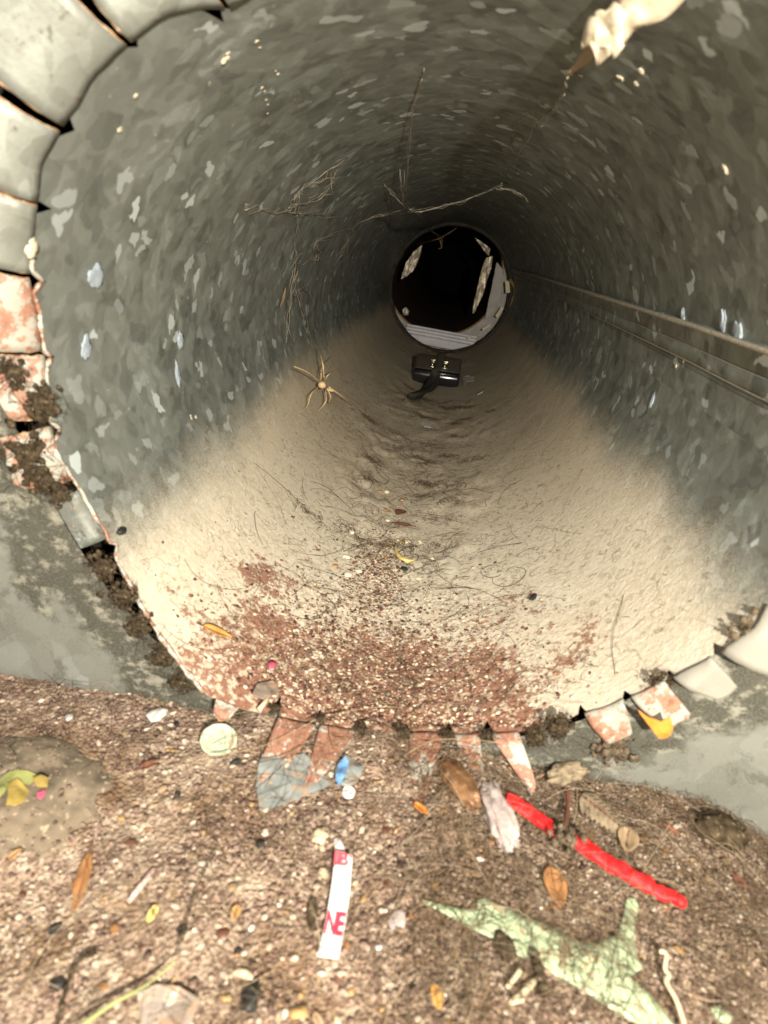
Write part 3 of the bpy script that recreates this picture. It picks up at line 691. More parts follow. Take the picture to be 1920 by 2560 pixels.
# rust crumbs behind the case
CR = ('leftmost', 'largest upper', 'central yellowish', 'brown middle', 'low reddish', 'lowest, nearest to the strap', 'rightmost')
for k, (px, r_) in enumerate((((1072, 876), .005), ((1105, 874), .007), ((1088, 886), .005), ((1122, 886), .004), ((1108, 893), .004), ((1088, 898), .0035), ((1137, 887), .0035))):
    p = on_duct(px, .003); o = lump('rust_crumb', p, (r_ * 1.5, r_ * 1.5, r_ * .5), M['crumb'], None, .5, 2.5, 2, k, k)
    tag(o, 'rusty crumb behind the black case, %s of the seven' % CR[k], 'rust flake', 'rust crumbs behind the case')
# white scraps near the case
o = scrap('plastic_scrap', [(1156, 948), (1170, 943), (1187, 945), (1186, 955), (1166, 957), (1164, 966), (1159, 964)], M['white'], 'duct', .004, .001, .004, 30, 2, 2); tag(o, 'flat white plastic scrap on the duct floor right of the black case', 'scrap')
o = scrap('plastic_scrap', [(1048, 1062), (1060, 1058), (1069, 1050), (1068, 1060), (1078, 1070), (1060, 1071)], M['white'], 'duct', .005, .001, .004, 30, 2, 4); tag(o, 'folded white scrap with a raised corner in front of the strap', 'scrap')
o = scrap('plastic_scrap', [(1192, 986), (1208, 975), (1213, 972), (1207, 982), (1194, 989)], M['offwhite'], 'duct', .003, .0008, .002, 30, 2, 5); tag(o, 'thin off-white sliver right of and below the black case', 'scrap')
# ---- dead spider standing on the left side of the duct floor
sp_c = on_duct((805, 962), .026)
spi = empty('dead_spider', on_duct((805, 962), .0)); tag(spi, 'pale tan dried spider with long bent legs on the dusty left side of the duct', 'spider')
inv = Vector(spi.location)
lump('body', sp_c - inv, (.0058, .0062, .0052), M['spider'], spi, .15, 2, 2)
ab = on_duct((825, 974), .020); lump('abdomen', ab - inv, (.0075, .004, .003), M['spider'], spi, .12, 2, 2, -.3)
legs = [[(800, 955), (778, 938), (752, 927)], [(811, 952), (820, 940), (837, 931)], [(809, 950), (807, 925), (802, 905), (797, 893)], [(818, 966), (845, 985), (863, 1001)], [(815, 970), (822, 985), (818, 996), (826, 993)],
        [(812, 972), (812, 995), (797, 1012)], [(798, 966), (784, 980), (778, 1000), (770, 1008)], [(803, 953), (806, 930), (824, 907)]]
ups = [[.026, .034, .028], [.026, .036, .022], [.026, .036, .030, .012], [.025, .026, .004], [.025, .022, .010, .004], [.024, .022, .003], [.025, .028, .016, .002], [.026, .034, .018]]
for l, u in zip(legs, ups):
    l = [(805 + (x - 805) * 1.3, 962 + (y - 962) * 1.3) for x, y in l]
    P = smooth_path([on_duct(p, h) - inv for p, h in zip(l, u)], 16); tube_obj('leg', P, np.linspace(.0010, .0005, len(P)), M['spider'], spi, 5)
# ---- cobwebs
def strands3(paths, r0, mat, name, lab, parent=None, jit=.0):
    out = []
    for q_, pts in enumerate(paths):
        for c_ in range(4):
            o_ = Vector((q_ * 3.3, c_ * 7.7, 1.)); P = smooth_path(pts, 30); n_ = len(P)
            P = [p + Vector((mnoise.noise(p * 45 + o_), mnoise.noise(p * 45 + o_ * 2), mnoise.noise(p * 45 + o_ * 3))) * (jit * (.5 + .5 * c_)) for p in P]
            P = P[(c_ * n_ // 7):] if c_ % 2 else P[:n_ - c_ * n_ // 8]
            out.append((P, [r0 * (.35 + .8 * abs(mnoise.noise(p * 70 + o_))) * (1 if c_ < 2 else .55) for p in P]))
    o = multi_tube(name, out, mat, parent, 4); centre(o); return tag(o, lab, 'cobweb', 'dusty cobwebs hanging in the duct')
D = on_duct
strands3([[D((960, 460), .002), D((1005, 512), .03), D((1035, 528), .05), D((1060, 545), .03)], [D((1035, 532), .05), D((1090, 520), .05), D((1180, 494), .03), D((1255, 462), .01)], [D((1055, 545), .03), on_plane_y((1075, 575), RING_Y - .02), on_plane_y((1104, 596), RING_Y - .03), on_plane_y((1104, 612), RING_Y - .03)],
          [on_plane_y((1104, 592), RING_Y - .03), on_plane_y((1124, 582), RING_Y - .02), on_plane_y((1140, 570), RING_Y - .01)], [D((1030, 530), .05), D((975, 535), .02), D((925, 545), .004)], [D((1240, 468), .012), D((1290, 480), .004), D((1320, 500), .0)], [D((1010, 515), .03), D((1003, 470), .02), D((1000, 420), .0)]], .0011, M['web'], 'cobweb', 'dusty cobweb strung across the top above the far opening', jit=.004)
strands3([[D((1040, 612), .0), on_plane_y((1085, 600), RING_Y - .02), on_plane_y((1110, 593), RING_Y - .02)], [on_plane_y((1100, 600), RING_Y - .02), on_plane_y((1104, 618), RING_Y - .02), on_plane_y((1096, 622), RING_Y - .02)]], .003, M['crumb'], 'cobweb', 'short rust coloured fluff hanging from the top of the far collar')
web2 = [[D((860, 400), .0), D((790, 450), .004), D((740, 490), .006), D((720, 530), .004), D((610, 515), .0)], [D((1000, 525), .03), D((925, 545), .006), D((880, 570), .003), D((800, 600), .008), D((790, 630), .006), D((830, 625), .0)], [D((745, 490), .006), D((742, 600), .004), D((730, 700), .004), D((716, 860), .0)], [D((750, 655), .004), D((785, 650), .004), D((795, 625), .004)],
        [D((735, 735), .004), D((760, 720), .006), D((780, 755), .0)], [D((740, 730), .003), D((760, 800), .003), D((765, 840), .0), D((715, 845), .0)], [D((880, 570), .003), D((860, 620), .003), D((845, 650), .0)], [D((735, 530), .004), D((800, 535), .004), D((850, 545), .0)], [D((780, 455), .0), D((840, 440), .0)], [D((720, 520), .004), D((800, 490), .003), D((842, 425), .0)]]
strands3(web2, .0008, M['web'], 'cobweb', 'grey cobweb clinging down the left wall of the duct', jit=.006)
strands3([[on_plane_y((1419, 190), .066), D((1395, 260), .01), D((1330, 330), .01), D((1290, 400), .008), D((1285, 455), .0)], [D((1330, 270), .008), D((1285, 330), .006), D((1278, 385), .0)], [D((1060, 170), .0), D((1030, 300), .006), D((1015, 480), .03)]], .0007, M['web'], 'cobweb', 'thin cobweb thread running from the hanging pale strip down the duct roof', jit=.003)
for px, lab in (((706, 742), 'curled pale leaf flake caught in the cobweb on the left wall'), ((738, 690), 'small dusty flake caught higher in the left wall cobweb')):
    s_ = 26 if px[0] == 706 else 18
    o = leaf('leaf_flake', (px[0] + 6, px[1] - s_), (px[0] - 8, px[1] + s_), .5, M['web'] if s_ < 20 else M['leaftan'], 'duct', .004, .1, .4, s_, stalk=False); tag(o, lab, 'leaf')
# ---- pale torn strip hanging from the roof at the upper right, close to the camera
hs = [on_plane_y((1690, -95), -.012), on_plane_y((1605, -2), .004), on_plane_y((1548, 58), .016), on_plane_y((1502, 100), .026), on_plane_y((1474, 132), .032)]
V = []; P = smooth_path(hs, 24)
for i, p in enumerate(P):
    pd_ = (P[min(i + 1, len(P) - 1)] - P[max(i - 1, 0)]).normalized(); wd_ = pd_.cross((p - Vector(CAM)).normalized()).normalized(); t = i / (len(P) - 1); wv = .0095 + .0025 * math.sin(t * 11); 
    for j in range(6):
        u = j / 5 * 2 - 1; V.append(p + wd_ * (u * wv * (1 - .35 * t)) + Vector((0, -.003 * (1 - u * u) + .009 * mnoise.noise(Vector((t * 7, u * 2, 1))), .003 * mnoise.noise(Vector((t * 7, u * 3, 4))))))
strip = empty('hanging_strip', P[0]); tag(strip, 'pale torn strip of lining hanging from the duct roof at the upper right', 'lining strip')
par(bm_obj('torn_sheet', solid(V, grid_faces(len(P), 6), .0012), M['striplining']), strip)
tp = [on_plane_y(p, y_) for p, y_ in (((1482, 92), .036), ((1460, 118), .044), ((1436, 158), .056), ((1415, 192), .066), ((1422, 190), .066), ((1445, 174), .056), ((1470, 158), .044), ((1494, 128), .036))]
bm = bmesh.new(); f_ = bm.faces.new([bm.verts.new(p) for p in tp]); bmesh.ops.triangulate(bm, faces=[f_]); bmesh.ops.subdivide_edges(bm, edges=bm.edges[:], cuts=2, use_grid_fill=True); thicken(bm, .0008)
par(bm_obj('thin_tail', bm, M['tantail']), strip)
# ---- small cream blobs and specks on the metal
for k, (px, r_) in enumerate((((563, 152), 12), ((570, 134), 6), ((642, 104), 5), ((650, 119), 4), ((655, 220), 4), ((662, 228), 3), ((666, 250), 4), ((670, 262), 3), ((669, 284), 3), ((695, 186), 4), ((690, 178), 3), ((300, 325), 9), ((340, 240), 7), ((1550, 195), 8), ((1590, 210), 8), ((1602, 178), 9), ((1452, 190), 5), ((1812, 425), 9), ((80, 625), 20), ((490, 1042), 5), ((478, 1043), 5), ((1690, 915), 6), ((1710, 900), 5))):
    p = on_duct(px, .0006) if px[0] > 100 else on_plane_y((px[0], px[1]), -.004); dd = (p - Vector(CAM)).length; q = r_ / 1500 * dd
    nn = Vector((-p.x, 0, -p.z)).normalized()
    o = lump('pale_blob', p, (q * .8, q * random.uniform(.6, 1.1), q * .2), M['paleblob'], duct, .8, 1.6, 3, 0, k); o.rotation_euler = nn.to_track_quat('Z', 'Y').to_euler()

_used = set()
def near_label(fmt, px, marks):
    best = sorted((math.hypot(px[0] - x, px[1] - y), nm, px[0] - x, px[1] - y) for nm, (x, y) in marks.items())[:3]
    for dist, nm, dx, dy in best:
        for far_ in (('just ', '') if dist < 110 else ('', 'some way ')):
            d_ = ('right of' if dx > 0 else 'left of') if abs(dx) > abs(dy) else ('below' if dy > 0 else 'above')
            t = fmt % (far_ + d_ + ' the ' + nm)
            if t not in _used: _used.add(t); return t
    return None
def pixel_of(p):
    q = ROT.T @ (np.array(p) - CAM); return 960 - q[0] / q[2] * 1500, 1280 + q[1] / q[2] * 1500
# ================================================================ LITTER ON THE DUCT FLOOR, NEAR END
def item(o, lab, cat, group=None): return tag(o, lab, cat, group)
item(leaf('dry_leaf', (505, 1565), (578, 1598), .32, M['leafamber'], 'duct', .004, .2, .5, 1), 'amber dry leaf lying on the rust speckled left side of the duct mouth', 'leaf')
item(leaf('dry_leaf', (945, 1272), (980, 1282), .6, M['tanchip'], 'duct', .002, .1, .3, 2, stalk=False), 'small round amber husk farthest along the duct floor litter', 'leaf')
item(leaf('dry_leaf', (1030, 1316), (978, 1312), .36, M['leafred'], 'duct', .003, .25, .5, 3), 'dark red-brown curled leaf above the curved yellow peel', 'leaf')
item(leaf('dry_leaf', (990, 1288), (1014, 1281), .7, M['leafred'], 'duct', .002, .3, .6, 4, stalk=False), 'tiny dark crumpled leaf beside the amber husk', 'leaf')
P = smooth_path([on_duct(p, .004) for p in ((989, 1366), (992, 1382), (1003, 1396), (1020, 1402), (1040, 1400))], 20)
item(centre(tube_obj('peel_curl', P, [.0022 * math.sin(PI * (.12 + .8 * i / (len(P) - 1))) for i in range(len(P))], M['leafyellow'], None, 6)), 'curved yellow peel strip on the dusty duct floor', 'peel')
item(lump('plastic_chip', on_duct((1011, 1424), .002), (.004, .0055, .003), M['teal'], None, .15, 2, 2, .5), 'glossy dark teal chip below the curved yellow peel', 'chip')
item(lump('black_pebble', on_duct((304, 1327), .002), (.0028, .0048, .0026), M['blackbit'], None, .2, 2, 2, .1), 'black pebble at the left edge of the duct mouth', 'pebble')
item(scrap('pink_scrap', [(668, 1662), (680, 1654), (690, 1662), (684, 1672), (672, 1676)], M['pink'], 'duct', .003, .0006, .002, 60, 1, 3), 'small bright pink scrap on the rusty duct mouth', 'scrap')
item(scrap('clear_scrap', [(640, 1715), (680, 1705), (700, 1730), (660, 1760), (625, 1745)], M['clearfilm'], 'duct', .003, .0005, .003, 50, 2, 7), 'grey translucent scrap at the left of the lower tabs', 'scrap')
item(centre(tube_obj('straw_piece', [on_duct((647, 1775), .006), on_duct((665, 1752), .006), on_duct((678, 1730), .005)], [.0016, .0014, .0008], M['straw'], None, 6)), 'short pale straw at the left of the lower tabs', 'straw')
item(lump('black_seed', on_duct((1333, 1492), .002), (.0022, .007, .002), M['blackbit'], None, .15, 2, 2, -.5), 'dark seed on the pale right side of the duct mouth', 'seed')
for k, px in enumerate(((940, 1303), (968, 1301), (976, 1333), (1008, 1356), (1018, 1354), (997, 1352), (966, 1362), (878, 1330), (984, 1426), (965, 1395), (1082, 1397), (1049, 1448), (838, 1415), (870, 1436), (896, 1428), (950, 1228), (967, 1229), (866, 1392), (1006, 1250), (1052, 1355))):
    p = on_duct(px, .0018); r_ = .0032 * (.8 + .5 * random.random())
    item(lump('seed_husk', p, (r_, r_ * 1.25, r_ * .5), M['tape'] if k % 3 else M['tanchip'], None, .12, 2, 2, k), (near_label('small golden seed husk %s', px, {'curved yellow peel': (1010, 1388), 'amber husk': (962, 1277), 'dark teal chip': (1011, 1424), 'curled red-brown leaf': (1004, 1316), 'rust flake patch': (900, 1410)}) or 'small golden seed husk on the dusty duct floor'), 'seed', 'golden seed husks on the duct floor')

# ================================================================ LITTER ON THE GROUND
# paper strip with print
c_tl, c_tr, c_br, c_bl = [on_floor(p, .004) for p in ((836.5, 2140), (879.7, 2146), (844.7, 2403), (791, 2396))]
def bil(u, v, lift=0.):
    a = c_tl.lerp(c_tr, u); b_ = c_bl.lerp(c_br, u); p = a.lerp(b_, v); sag = .0015 * math.sin(v * 5) + .0008
    side_ = (c_tr - c_tl).normalized() * (.0012 * math.sin(PI * v)); return p + side_ + Vector((0, 0, sag + lift + .002 * (abs(v - .5) * 2) ** 3))
ps = empty('paper_strip', bil(.5, .5)); item(ps, 'white paper strip with red letters lying on the brown debris', 'label strip')
V = [bil(u, v) for v in np.linspace(0, 1, 26) for u in np.linspace(0, 1, 7)]
par(bm_obj('strip_sheet', solid(V, grid_faces(26, 7), .0003), M['whitepaper']), ps)
dg = bpy.context.evaluated_depsgraph_get
def letters(txt, u0, v0, u1, v1, mat, off=.02, slant=0.):
    cu = bpy.data.curves.new('lettering', 'FONT'); cu.body = txt; cu.offset = off; cu.space_character = .86; cu.resolution_u = 4
    to = bpy.data.objects.new('lettering', cu); col.objects.link(to); bpy.context.view_layer.update()
    me = bpy.data.meshes.new_from_object(to.evaluated_get(dg())); bpy.data.objects.remove(to)
    bm = bmesh.new(); bm.from_mesh(me); bmesh.ops.triangulate(bm, faces=bm.faces[:]); bmesh.ops.subdivide_edges(bm, edges=[e for e in bm.edges if e.calc_length() > .15], cuts=2); bmesh.ops.triangulate(bm, faces=bm.faces[:])
    xs = [v.co.x for v in bm.verts]; ys_ = [v.co.y for v in bm.verts]; x0, x1, y0, y1 = min(xs), max(xs), min(ys_), max(ys_)
    for v in bm.verts:
        fx = (v.co.x - x0) / (x1 - x0); fy = (v.co.y - y0) / (y1 - y0); v.co = bil(u0 + (u1 - u0) * fx + slant * (1 - fy), v1 + (v0 - v1) * fy, .0013)
    me.free() if hasattr(me, 'free') else None
    o = bm_obj('lettering', bm, mat, None, smooth=False)
    if o.data.polygons and sum(p.normal.z for p in o.data.polygons) < 0: o.data.flip_normals()
    return par(o, ps)
letters('B', .31, .008, .80, .150, M['pinkprint'], .03); letters('NE', .05, .595, .97, .80, M['redprint'], .028)
def block(u0, v0, u1, v1, mat):
    V = [bil(u, v, .0010) for v in np.linspace(v0, v1, 4) for u in (u0, u1)]; return par(mesh_obj('print_block', V, [tuple(q) for q in grid_faces(4, 2)], mat), ps)
block(.0, .0, .12, .150, M['pinkprint']); block(.145, .0, .31, .148, M['pinkprint']); block(.86, .015, .95, .06, M['pinkprint'])
item(lump('white_bead', on_floor((848, 2118), .002), (.0028, .006, .002), M['white'], None, .2, 2, 2, .5), 'small white sliver touching the top of the printed strip', 'chip')
# green disc, button
def disc(name, px, rad, th_, mat, lab, cat, tilt=(0, 0), dish=.0, rim=.0, holes=False):
    p = on_floor(px, .0035 if rad > .006 else .0018); prof_ = [(0, th_ * .75 - dish), (.55, th_ * .75 - dish * .8), (.82, th_ * .8), (.88, th_ + rim), (.97, th_ + rim), (1, th_ * .6), (.98, 0), (0, 0)]
    n_ = 40; V = []
    for r_, z_ in prof_:
        for k in range(n_):
            a_ = 2 * PI * k / n_; q = r_ * rad * (1 + .02 * mnoise.noise(Vector((math.cos(a_) * 2, math.sin(a_) * 2, 3)))); V.append((q * math.cos(a_), q * math.sin(a_), z_ + .0003 * mnoise.noise(Vector((q * 600 * math.cos(a_), q * 600 * math.sin(a_), 0)))))
    o = mesh_obj(name, V, [tuple(q) for q in grid_faces(len(prof_), n_, True)], mat); o.location = p; o.rotation_euler = (tilt[0], tilt[1], .4); return item(o, lab, cat)
disc('coin', (546, 1851), .0108, .0018, M['greencoin'], 'pale green corroded coin on the debris left of the lower tabs', 'coin', (.22, .05), .0003, .0002)
bt = disc('button', (871, 1983), .0037, .0012, M['white'], 'tiny round white button on the debris below the blue scrap', 'button', (.2, 0), .0003, .0003)
for q in ((-.001, .0006), (.001, -.0006)): h_ = lump('button_hole', (q[0], q[1], .0008), (.0006, .0006, .0003), M['pinkprint'], bt, 0, 1, 1)
# plastic scraps
item(scrap('plastic_sheet', [(655, 1890), (700, 1900), (760, 1880), (790, 1905), (800, 1940), (830, 1960), (790, 1980), (740, 2000), (690, 2018), (648, 2025), (640, 1970), (645, 1920)], M['bluegrey'], 'floor', .003, .0005, .003, 40, 4, 3), 'grey-blue plastic sheet partly under the two left rusty tabs', 'plastic sheet')
item(scrap('blue_scrap', [(848, 1905), (868, 1888), (900, 1898), (908, 1930), (895, 1955), (870, 1968), (845, 1962), (836, 1935)], M['bluegrey'], 'floor', .004, .0005, .005, 60, 3, 9), 'crumpled dull blue scrap between the rusty tabs', 'plastic scrap')
item(scrap('blue_scrap', [(846, 1908), (862, 1893), (872, 1905), (862, 1940), (848, 1962), (838, 1945)], M['blue'], 'floor', .007, .0005, .004, 60, 3, 10), 'bright blue folded strip on the dull blue scrap', 'plastic scrap')
# cocoon
p = on_floor((1150, 1958), .004); dvec = on_floor((1172, 1995), .008) - on_floor((1125, 1920), .008)
co = lump('seed_pod', p, (.0185, .0078, .0066), M['cocoon'], None, .16, 2.4, 4, math.atan2(dvec.y, dvec.x), 2); item(co, 'glossy brown oval pod lying between two lower tabs', 'seed pod')
# lint tuft and purple thread
lt = lump('lint_tuft', on_floor((1248, 2035), .005), (.008, .022, .007), M['greylint'], None, .35, 2.4, 4, .28, 5); item(lt, 'grey-mauve fluffy lint tuft left of the red plastic stick', 'lint')
# red stick in two exposed lengths: one object, its middle crossed by a lint wad
RP = [on_floor(p, .006) for p in ((1262, 1990), (1310, 2018), (1380, 2070), (1440, 2105), (1520, 2155), (1600, 2200), (1640, 2225), (1698, 2252))]
red = empty('red_stick', RP[3]); item(red, 'bright red plastic stick lying across the debris at right', 'stick')
P = smooth_path(RP, 70); rr_ = []
for i, q in enumerate(P):
    t = i / (len(P) - 1); rr_.append(.0044 * (1 + .13 * mnoise.noise(Vector((t * 11, 0, 3))) + .10 * mnoise.noise(Vector((t * 60, 0, 9)))) * (1 - .22 * float(sst(.80, .84, t))) * (1. if t < .985 else .6) * (1 if i > 0 else .6))
sh = par(tube_obj('shaft', P, rr_, M['red'], None, 20), red)
for v in sh.data.vertices:
    q = v.co * 330; n_ = mnoise.fractal(q * .6, 1, 2.2, 3); a0_ = on_floor((1480, 2130)).z + .006; v.co.z = a0_ + (v.co.z - a0_) * .62 + .0017 * n_; v.co.x += .0013 * mnoise.noise(q * .7 + Vector((5, 0, 0))); v.co.y += .0011 * mnoise.noise(q * .7 + Vector((0, 5, 0)))
tipP = P[-1] + (P[-1] - P[-2]).normalized() * .0005
par(lump('tip', tipP, (.0034, .0034, .0032), M['red'], None, .1, 2, 2), red)
item(clump('lint_wad', on_floor((1412, 2088), .008), .0085, M['lint'], 8, flat=1.), 'brown lint wad crossing the middle of the red stick', 'lint')
# pale green film: torn piece
gp = [(1052, 2246), (1082, 2250), (1130, 2262), (1195, 2276), (1193, 2247), (1210, 2243), (1270, 2262), (1330, 2290), (1390, 2316), (1450, 2348), (1500, 2352), (1545, 2330), (1562, 2280), (1568, 2240), (1590, 2240), (1598, 2262), (1585, 2330), (1592, 2380), (1606, 2420), (1575, 2440), (1620, 2480), (1660, 2530), (1700, 2580), (1660, 2600), (1600, 2562), (1530, 2520), (1450, 2470), (1385, 2435), (1350, 2400), (1310, 2392), (1270, 2372), (1245, 2352), (1180, 2318), (1110, 2278), (1062, 2258)]
item(scrap('green_film', gp, M['green'], 'floor', .0042, .0005, .0022, 22, 3, 12), 'large torn pale green plastic film lying at the lower right', 'plastic film')
item(scrap('green_film', [(1775, 2520), (1800, 2512), (1835, 2545), (1820, 2560), (1795, 2545)], M['green'], 'floor', .003, .0005, .002, 40, 2, 15), 'small pale green film scrap near the lower right corner', 'plastic film')
item(centre(tube_obj('dark_stick', smooth_path([on_floor((1336, 2385), .006), on_floor((1350, 2430), .006), on_floor((1362, 2490), .004)], 20), [.0021 * (1 + .35 * math.sin(i * 1.7)) for i in range(21)], M['grime'], None, 7)), 'short dark brown stick leaning over the green film', 'stick')
item(scrap('tan_chip', [(1335, 2440), (1345, 2452), (1310, 2500), (1278, 2508), (1272, 2498), (1300, 2475)], M['straw'], 'floor', .004, .0012, .0015, 40, 2, 16), 'pale straw coloured bark sliver below the green film', 'bark chip')
item(lump('dark_pebble', on_floor((1262, 2368), .004), (.0045, .0065, .003), M['grime'], None, .35, 2, 3, .5, 3), 'dark grey pebble at the lower edge of the green film', 'pebble')
# leaves
item(leaf('dry_leaf', (1375, 2168), (1400, 2280), .5, M['leafbrown'], 'floor', .004, .25, .45, 21), 'orange-brown dry leaf lying between the red stick and the green film', 'leaf')
item(leaf('dry_leaf', (1572, 2072), (1562, 2140), .55, M['leaftan'], 'floor', .005, .3, .5, 22), 'tan curled leaf behind the red stick', 'leaf')
item(leaf('dry_leaf', (1655, 2062), (1700, 2092), .5, M['leafred'], 'floor', .004, .25, .5, 23), 'dark red leaf fragment at the right of the debris', 'leaf')
item(leaf('dry_leaf', (1830, 2185), (1870, 2230), .6, M['leafred'], 'floor', .003, .2, .4, 24), 'dull red-brown leaf near the right frame edge', 'leaf')
item(leaf('dry_leaf', (1035, 2008), (1070, 2040), .42, M['orange'], 'floor', .005, .3, .5, 25), 'bright amber leaf curl below the longest pointed tab', 'leaf')
item(leaf('dry_leaf', (345, 1925), (402, 1903), .42, M['leafred'], 'floor', .004, .2, .5, 26), 'red-brown leaf on the debris left of the green coin', 'leaf')
item(leaf('dry_leaf', (392, 2262), (368, 2312), .5, M['leafyellow'], 'floor', .003, .2, .3, 27), 'pale yellow leaf left of the printed strip', 'leaf')
item(leaf('dry_leaf', (595, 2262), (583, 2305), .6, M['tanchip'], 'floor', .003, .2, .3, 28), 'golden leaf flake near the printed strip', 'leaf')
item(leaf('dry_leaf', (225, 2130), (185, 2290), .22, M['leafbrown'], 'floor', .003, .15, .4, 29), 'long narrow brown leaf below the dusty mound', 'leaf')
item(leaf('dry_leaf', (1085, 2460), (1098, 2530), .5, M['leafamber'], 'floor', .003, .2, .35, 30), 'small orange-brown leaf near the bottom edge between strip and film', 'leaf')
item(leaf('dry_leaf', (20, 2150), (55, 2122), .5, M['tanchip'], 'floor', .004, .3, .4, 31), 'orange leaf crumb at the left frame edge below the mound', 'leaf')
item(scrap('ochre_chip', [(722, 2522), (766, 2516), (768, 2542), (725, 2548)], M['tanchip'], 'floor', .003, .001, .0008, 60, 1, 17), 'rectangular ochre chip at the bottom edge', 'chip')
item(leaf('dry_leaf', (785, 2530), (805, 2575), .5, M['leaftan'], 'floor', .003, .2, .3, 32), 'folded tan leaf beside the rectangular ochre chip', 'leaf')
# compound (fern-like) leaf
fern = empty('fern_leaf', on_floor((1430, 1975), .01)); item(fern, 'dry brown feathery leaf with paired leaflets behind the red stick', 'leaf')
A_, B_ = on_floor((1440, 1985), .0045), on_floor((1565, 2085), .0045)
par(tube_obj('midrib', smooth_path([A_, A_.lerp(B_, .5) + Vector((0, 0, .003)), B_], 14), np.linspace(.0009, .0003, 15), M['leafred'], None, 5), fern)
for k in range(9):
    t = .12 + k * .095; p = A_.lerp(B_, t) + Vector((0, 0, .002)); ax_ = (B_ - A_).normalized(); pn = Vector((-ax_.y, ax_.x, 0))
    for sg in (1, -1):
        d_ = (pn * sg + ax_ * .6).normalized(); L = .013 * (1 - .45 * t); V = []
        for i in range(6):
            u = i / 5
            for j in (-1, 0, 1): V.append(p + d_ * L * u + ax_ * (j * .0024 * math.sin(PI * (.08 + .9 * u))) + Vector((0, 0, abs(j) * .0006 - .002 * u * u)))
        par(bm_obj('leaflet', solid(V, grid_faces(6, 3), .0002), M['leafdull']), fern)
# curled cocoon-like leaf where wall meets debris; sticks
item(lump('curled_leaf', on_floor((1420, 1930), .006), (.015, .006, .0055), M['leafdull'], None, .45, 2.6, 4, .55, 6), 'curled grey-brown dead leaf where the right wall meets the debris', 'leaf')
item(centre(tube_obj('dark_twig', smooth_path([on_floor((1418, 1975), .006), on_floor((1420, 2010), .010), on_floor((1414, 2062), .012)], 10), .0014, M['leafred'], None, 5)), 'short dark twig standing below the curled grey-brown leaf', 'twig')
item(scrap('orange_leaf', [(1594, 1774), (1622, 1790), (1650, 1802), (1674, 1790), (1682, 1815), (1668, 1842), (1645, 1840), (1625, 1815)], M['orange'], 'wall', .022, .0006, .003, 60, 2, 19), 'bright orange torn leaf stuck on the right hand tab', 'leaf')
item(scrap('petal_chip', [(365, 1787), (378, 1774), (400, 1768), (420, 1772), (416, 1784), (396, 1796), (376, 1801)], M['white'], 'floor', .004, .0012, .0012, 60, 2, 20), 'white oval petal shaped chip at the left by the chamber wall', 'chip')
item(scrap('petal_chip', [(160, 1790), (170, 1780), (182, 1782), (180, 1794), (168, 1800)], M['offwhite'], 'floor', .003, .001, .001, 60, 1, 21), 'smaller off-white chip left of the white oval one', 'chip')
# wrappers at the left edge
w1 = item(scrap('candy_wrapper', [(20, 1962), (45, 1952), (72, 1968), (62, 1995), (42, 2010), (15, 2016), (20, 1990)], M['yellow'], 'floor', .006, .0005, .006, 45, 3, 22), 'crumpled yellow wrapper at the left edge of the mound', 'wrapper')
w2 = item(scrap('candy_wrapper', [(80, 1950), (100, 1938), (120, 1940), (115, 1957), (92, 1964)], M['yellow'], 'floor', .009, .0005, .005, 45, 2, 23), 'small yellow wrapper end just right of the bigger yellow one', 'wrapper')
w3 = item(scrap('candy_wrapper', [(90, 1966), (110, 1958), (112, 1966), (100, 1980), (90, 1978)], M['pink'], 'floor', .010, .0005, .003, 45, 1, 24), 'tiny magenta wrapper tip on the mound rim', 'wrapper')
w4 = item(scrap('candy_wrapper', [(0, 1950), (24, 1930), (70, 1930), (95, 1940), (76, 1962), (30, 1962), (12, 1990), (-10, 2010)], M['olive'], 'floor', .004, .0005, .004, 45, 2, 25), 'dull olive wrapper underneath the yellow ones', 'wrapper')
# felt-like mound skin
nn_ = 60; V = []
for i in range(26):
    r_ = i / 25
    for k in range(nn_):
        a_ = 2 * PI * k / nn_; x = -.178 + .050 * r_ * math.cos(a_) * (1 + .28 * mnoise.noise(Vector((math.cos(a_) * 2, math.sin(a_) * 2, 7)))); y = -.082 + .041 * r_ * math.sin(a_) * (1 + .28 * mnoise.noise(Vector((math.cos(a_) * 2, math.sin(a_) * 2, 9))))
        V.append((x, y, float(hfloor(x, y)) + .0035 * (1 - r_ ** 3) - .0012 * r_ ** 8 + .0012 * mnoise.fractal(Vector((x * 160, y * 160, 0)), 1, 2, 3)))
md = mesh_obj('dust_mound', V, grid_faces(26, nn_, True), M['mound']); centre(md); item(md, 'flat grey-brown felted dust mound at the left of the debris', 'dust mound')
# stems, straws, sticks
P = smooth_path([on_floor(p, .008) for p in ((190, 2575), (280, 2510), (370, 2460), (440, 2400))], 24)
gs = item(centre(tube_obj('grass_stem', P, np.linspace(.0011, .0004, len(P)), M['stem'], None, 6)), 'thin green grass stem slanting up from the bottom edge', 'stem')
item(centre(tube_obj('pink_straw', [on_floor(p, .002) for p in ((320, 2255), (350, 2218), (385, 2172))], [.0013, .0016, .0012], M['pinkstick'], None, 8)), 'pale pink straw piece right of the dusty mound', 'straw')
item(centre(tube_obj('curved_straw', smooth_path([on_floor(p, .004) for p in ((1228 + 40, 2470), (1290, 2440), (1300, 2425))], 8), .0012, M['straw'], None, 6)), 'short straw bit beside the bark sliver', 'straw')
item(centre(tube_obj('pale_string', smooth_path([on_floor(p, .008) for p in ((1648, 2378), (1665, 2385), (1662, 2420), (1672, 2440), (1665, 2455), (1690, 2500), (1715, 2575))], 36), .0011, M['straw'], None, 5)), 'kinked pale string at the right of the green film', 'string')
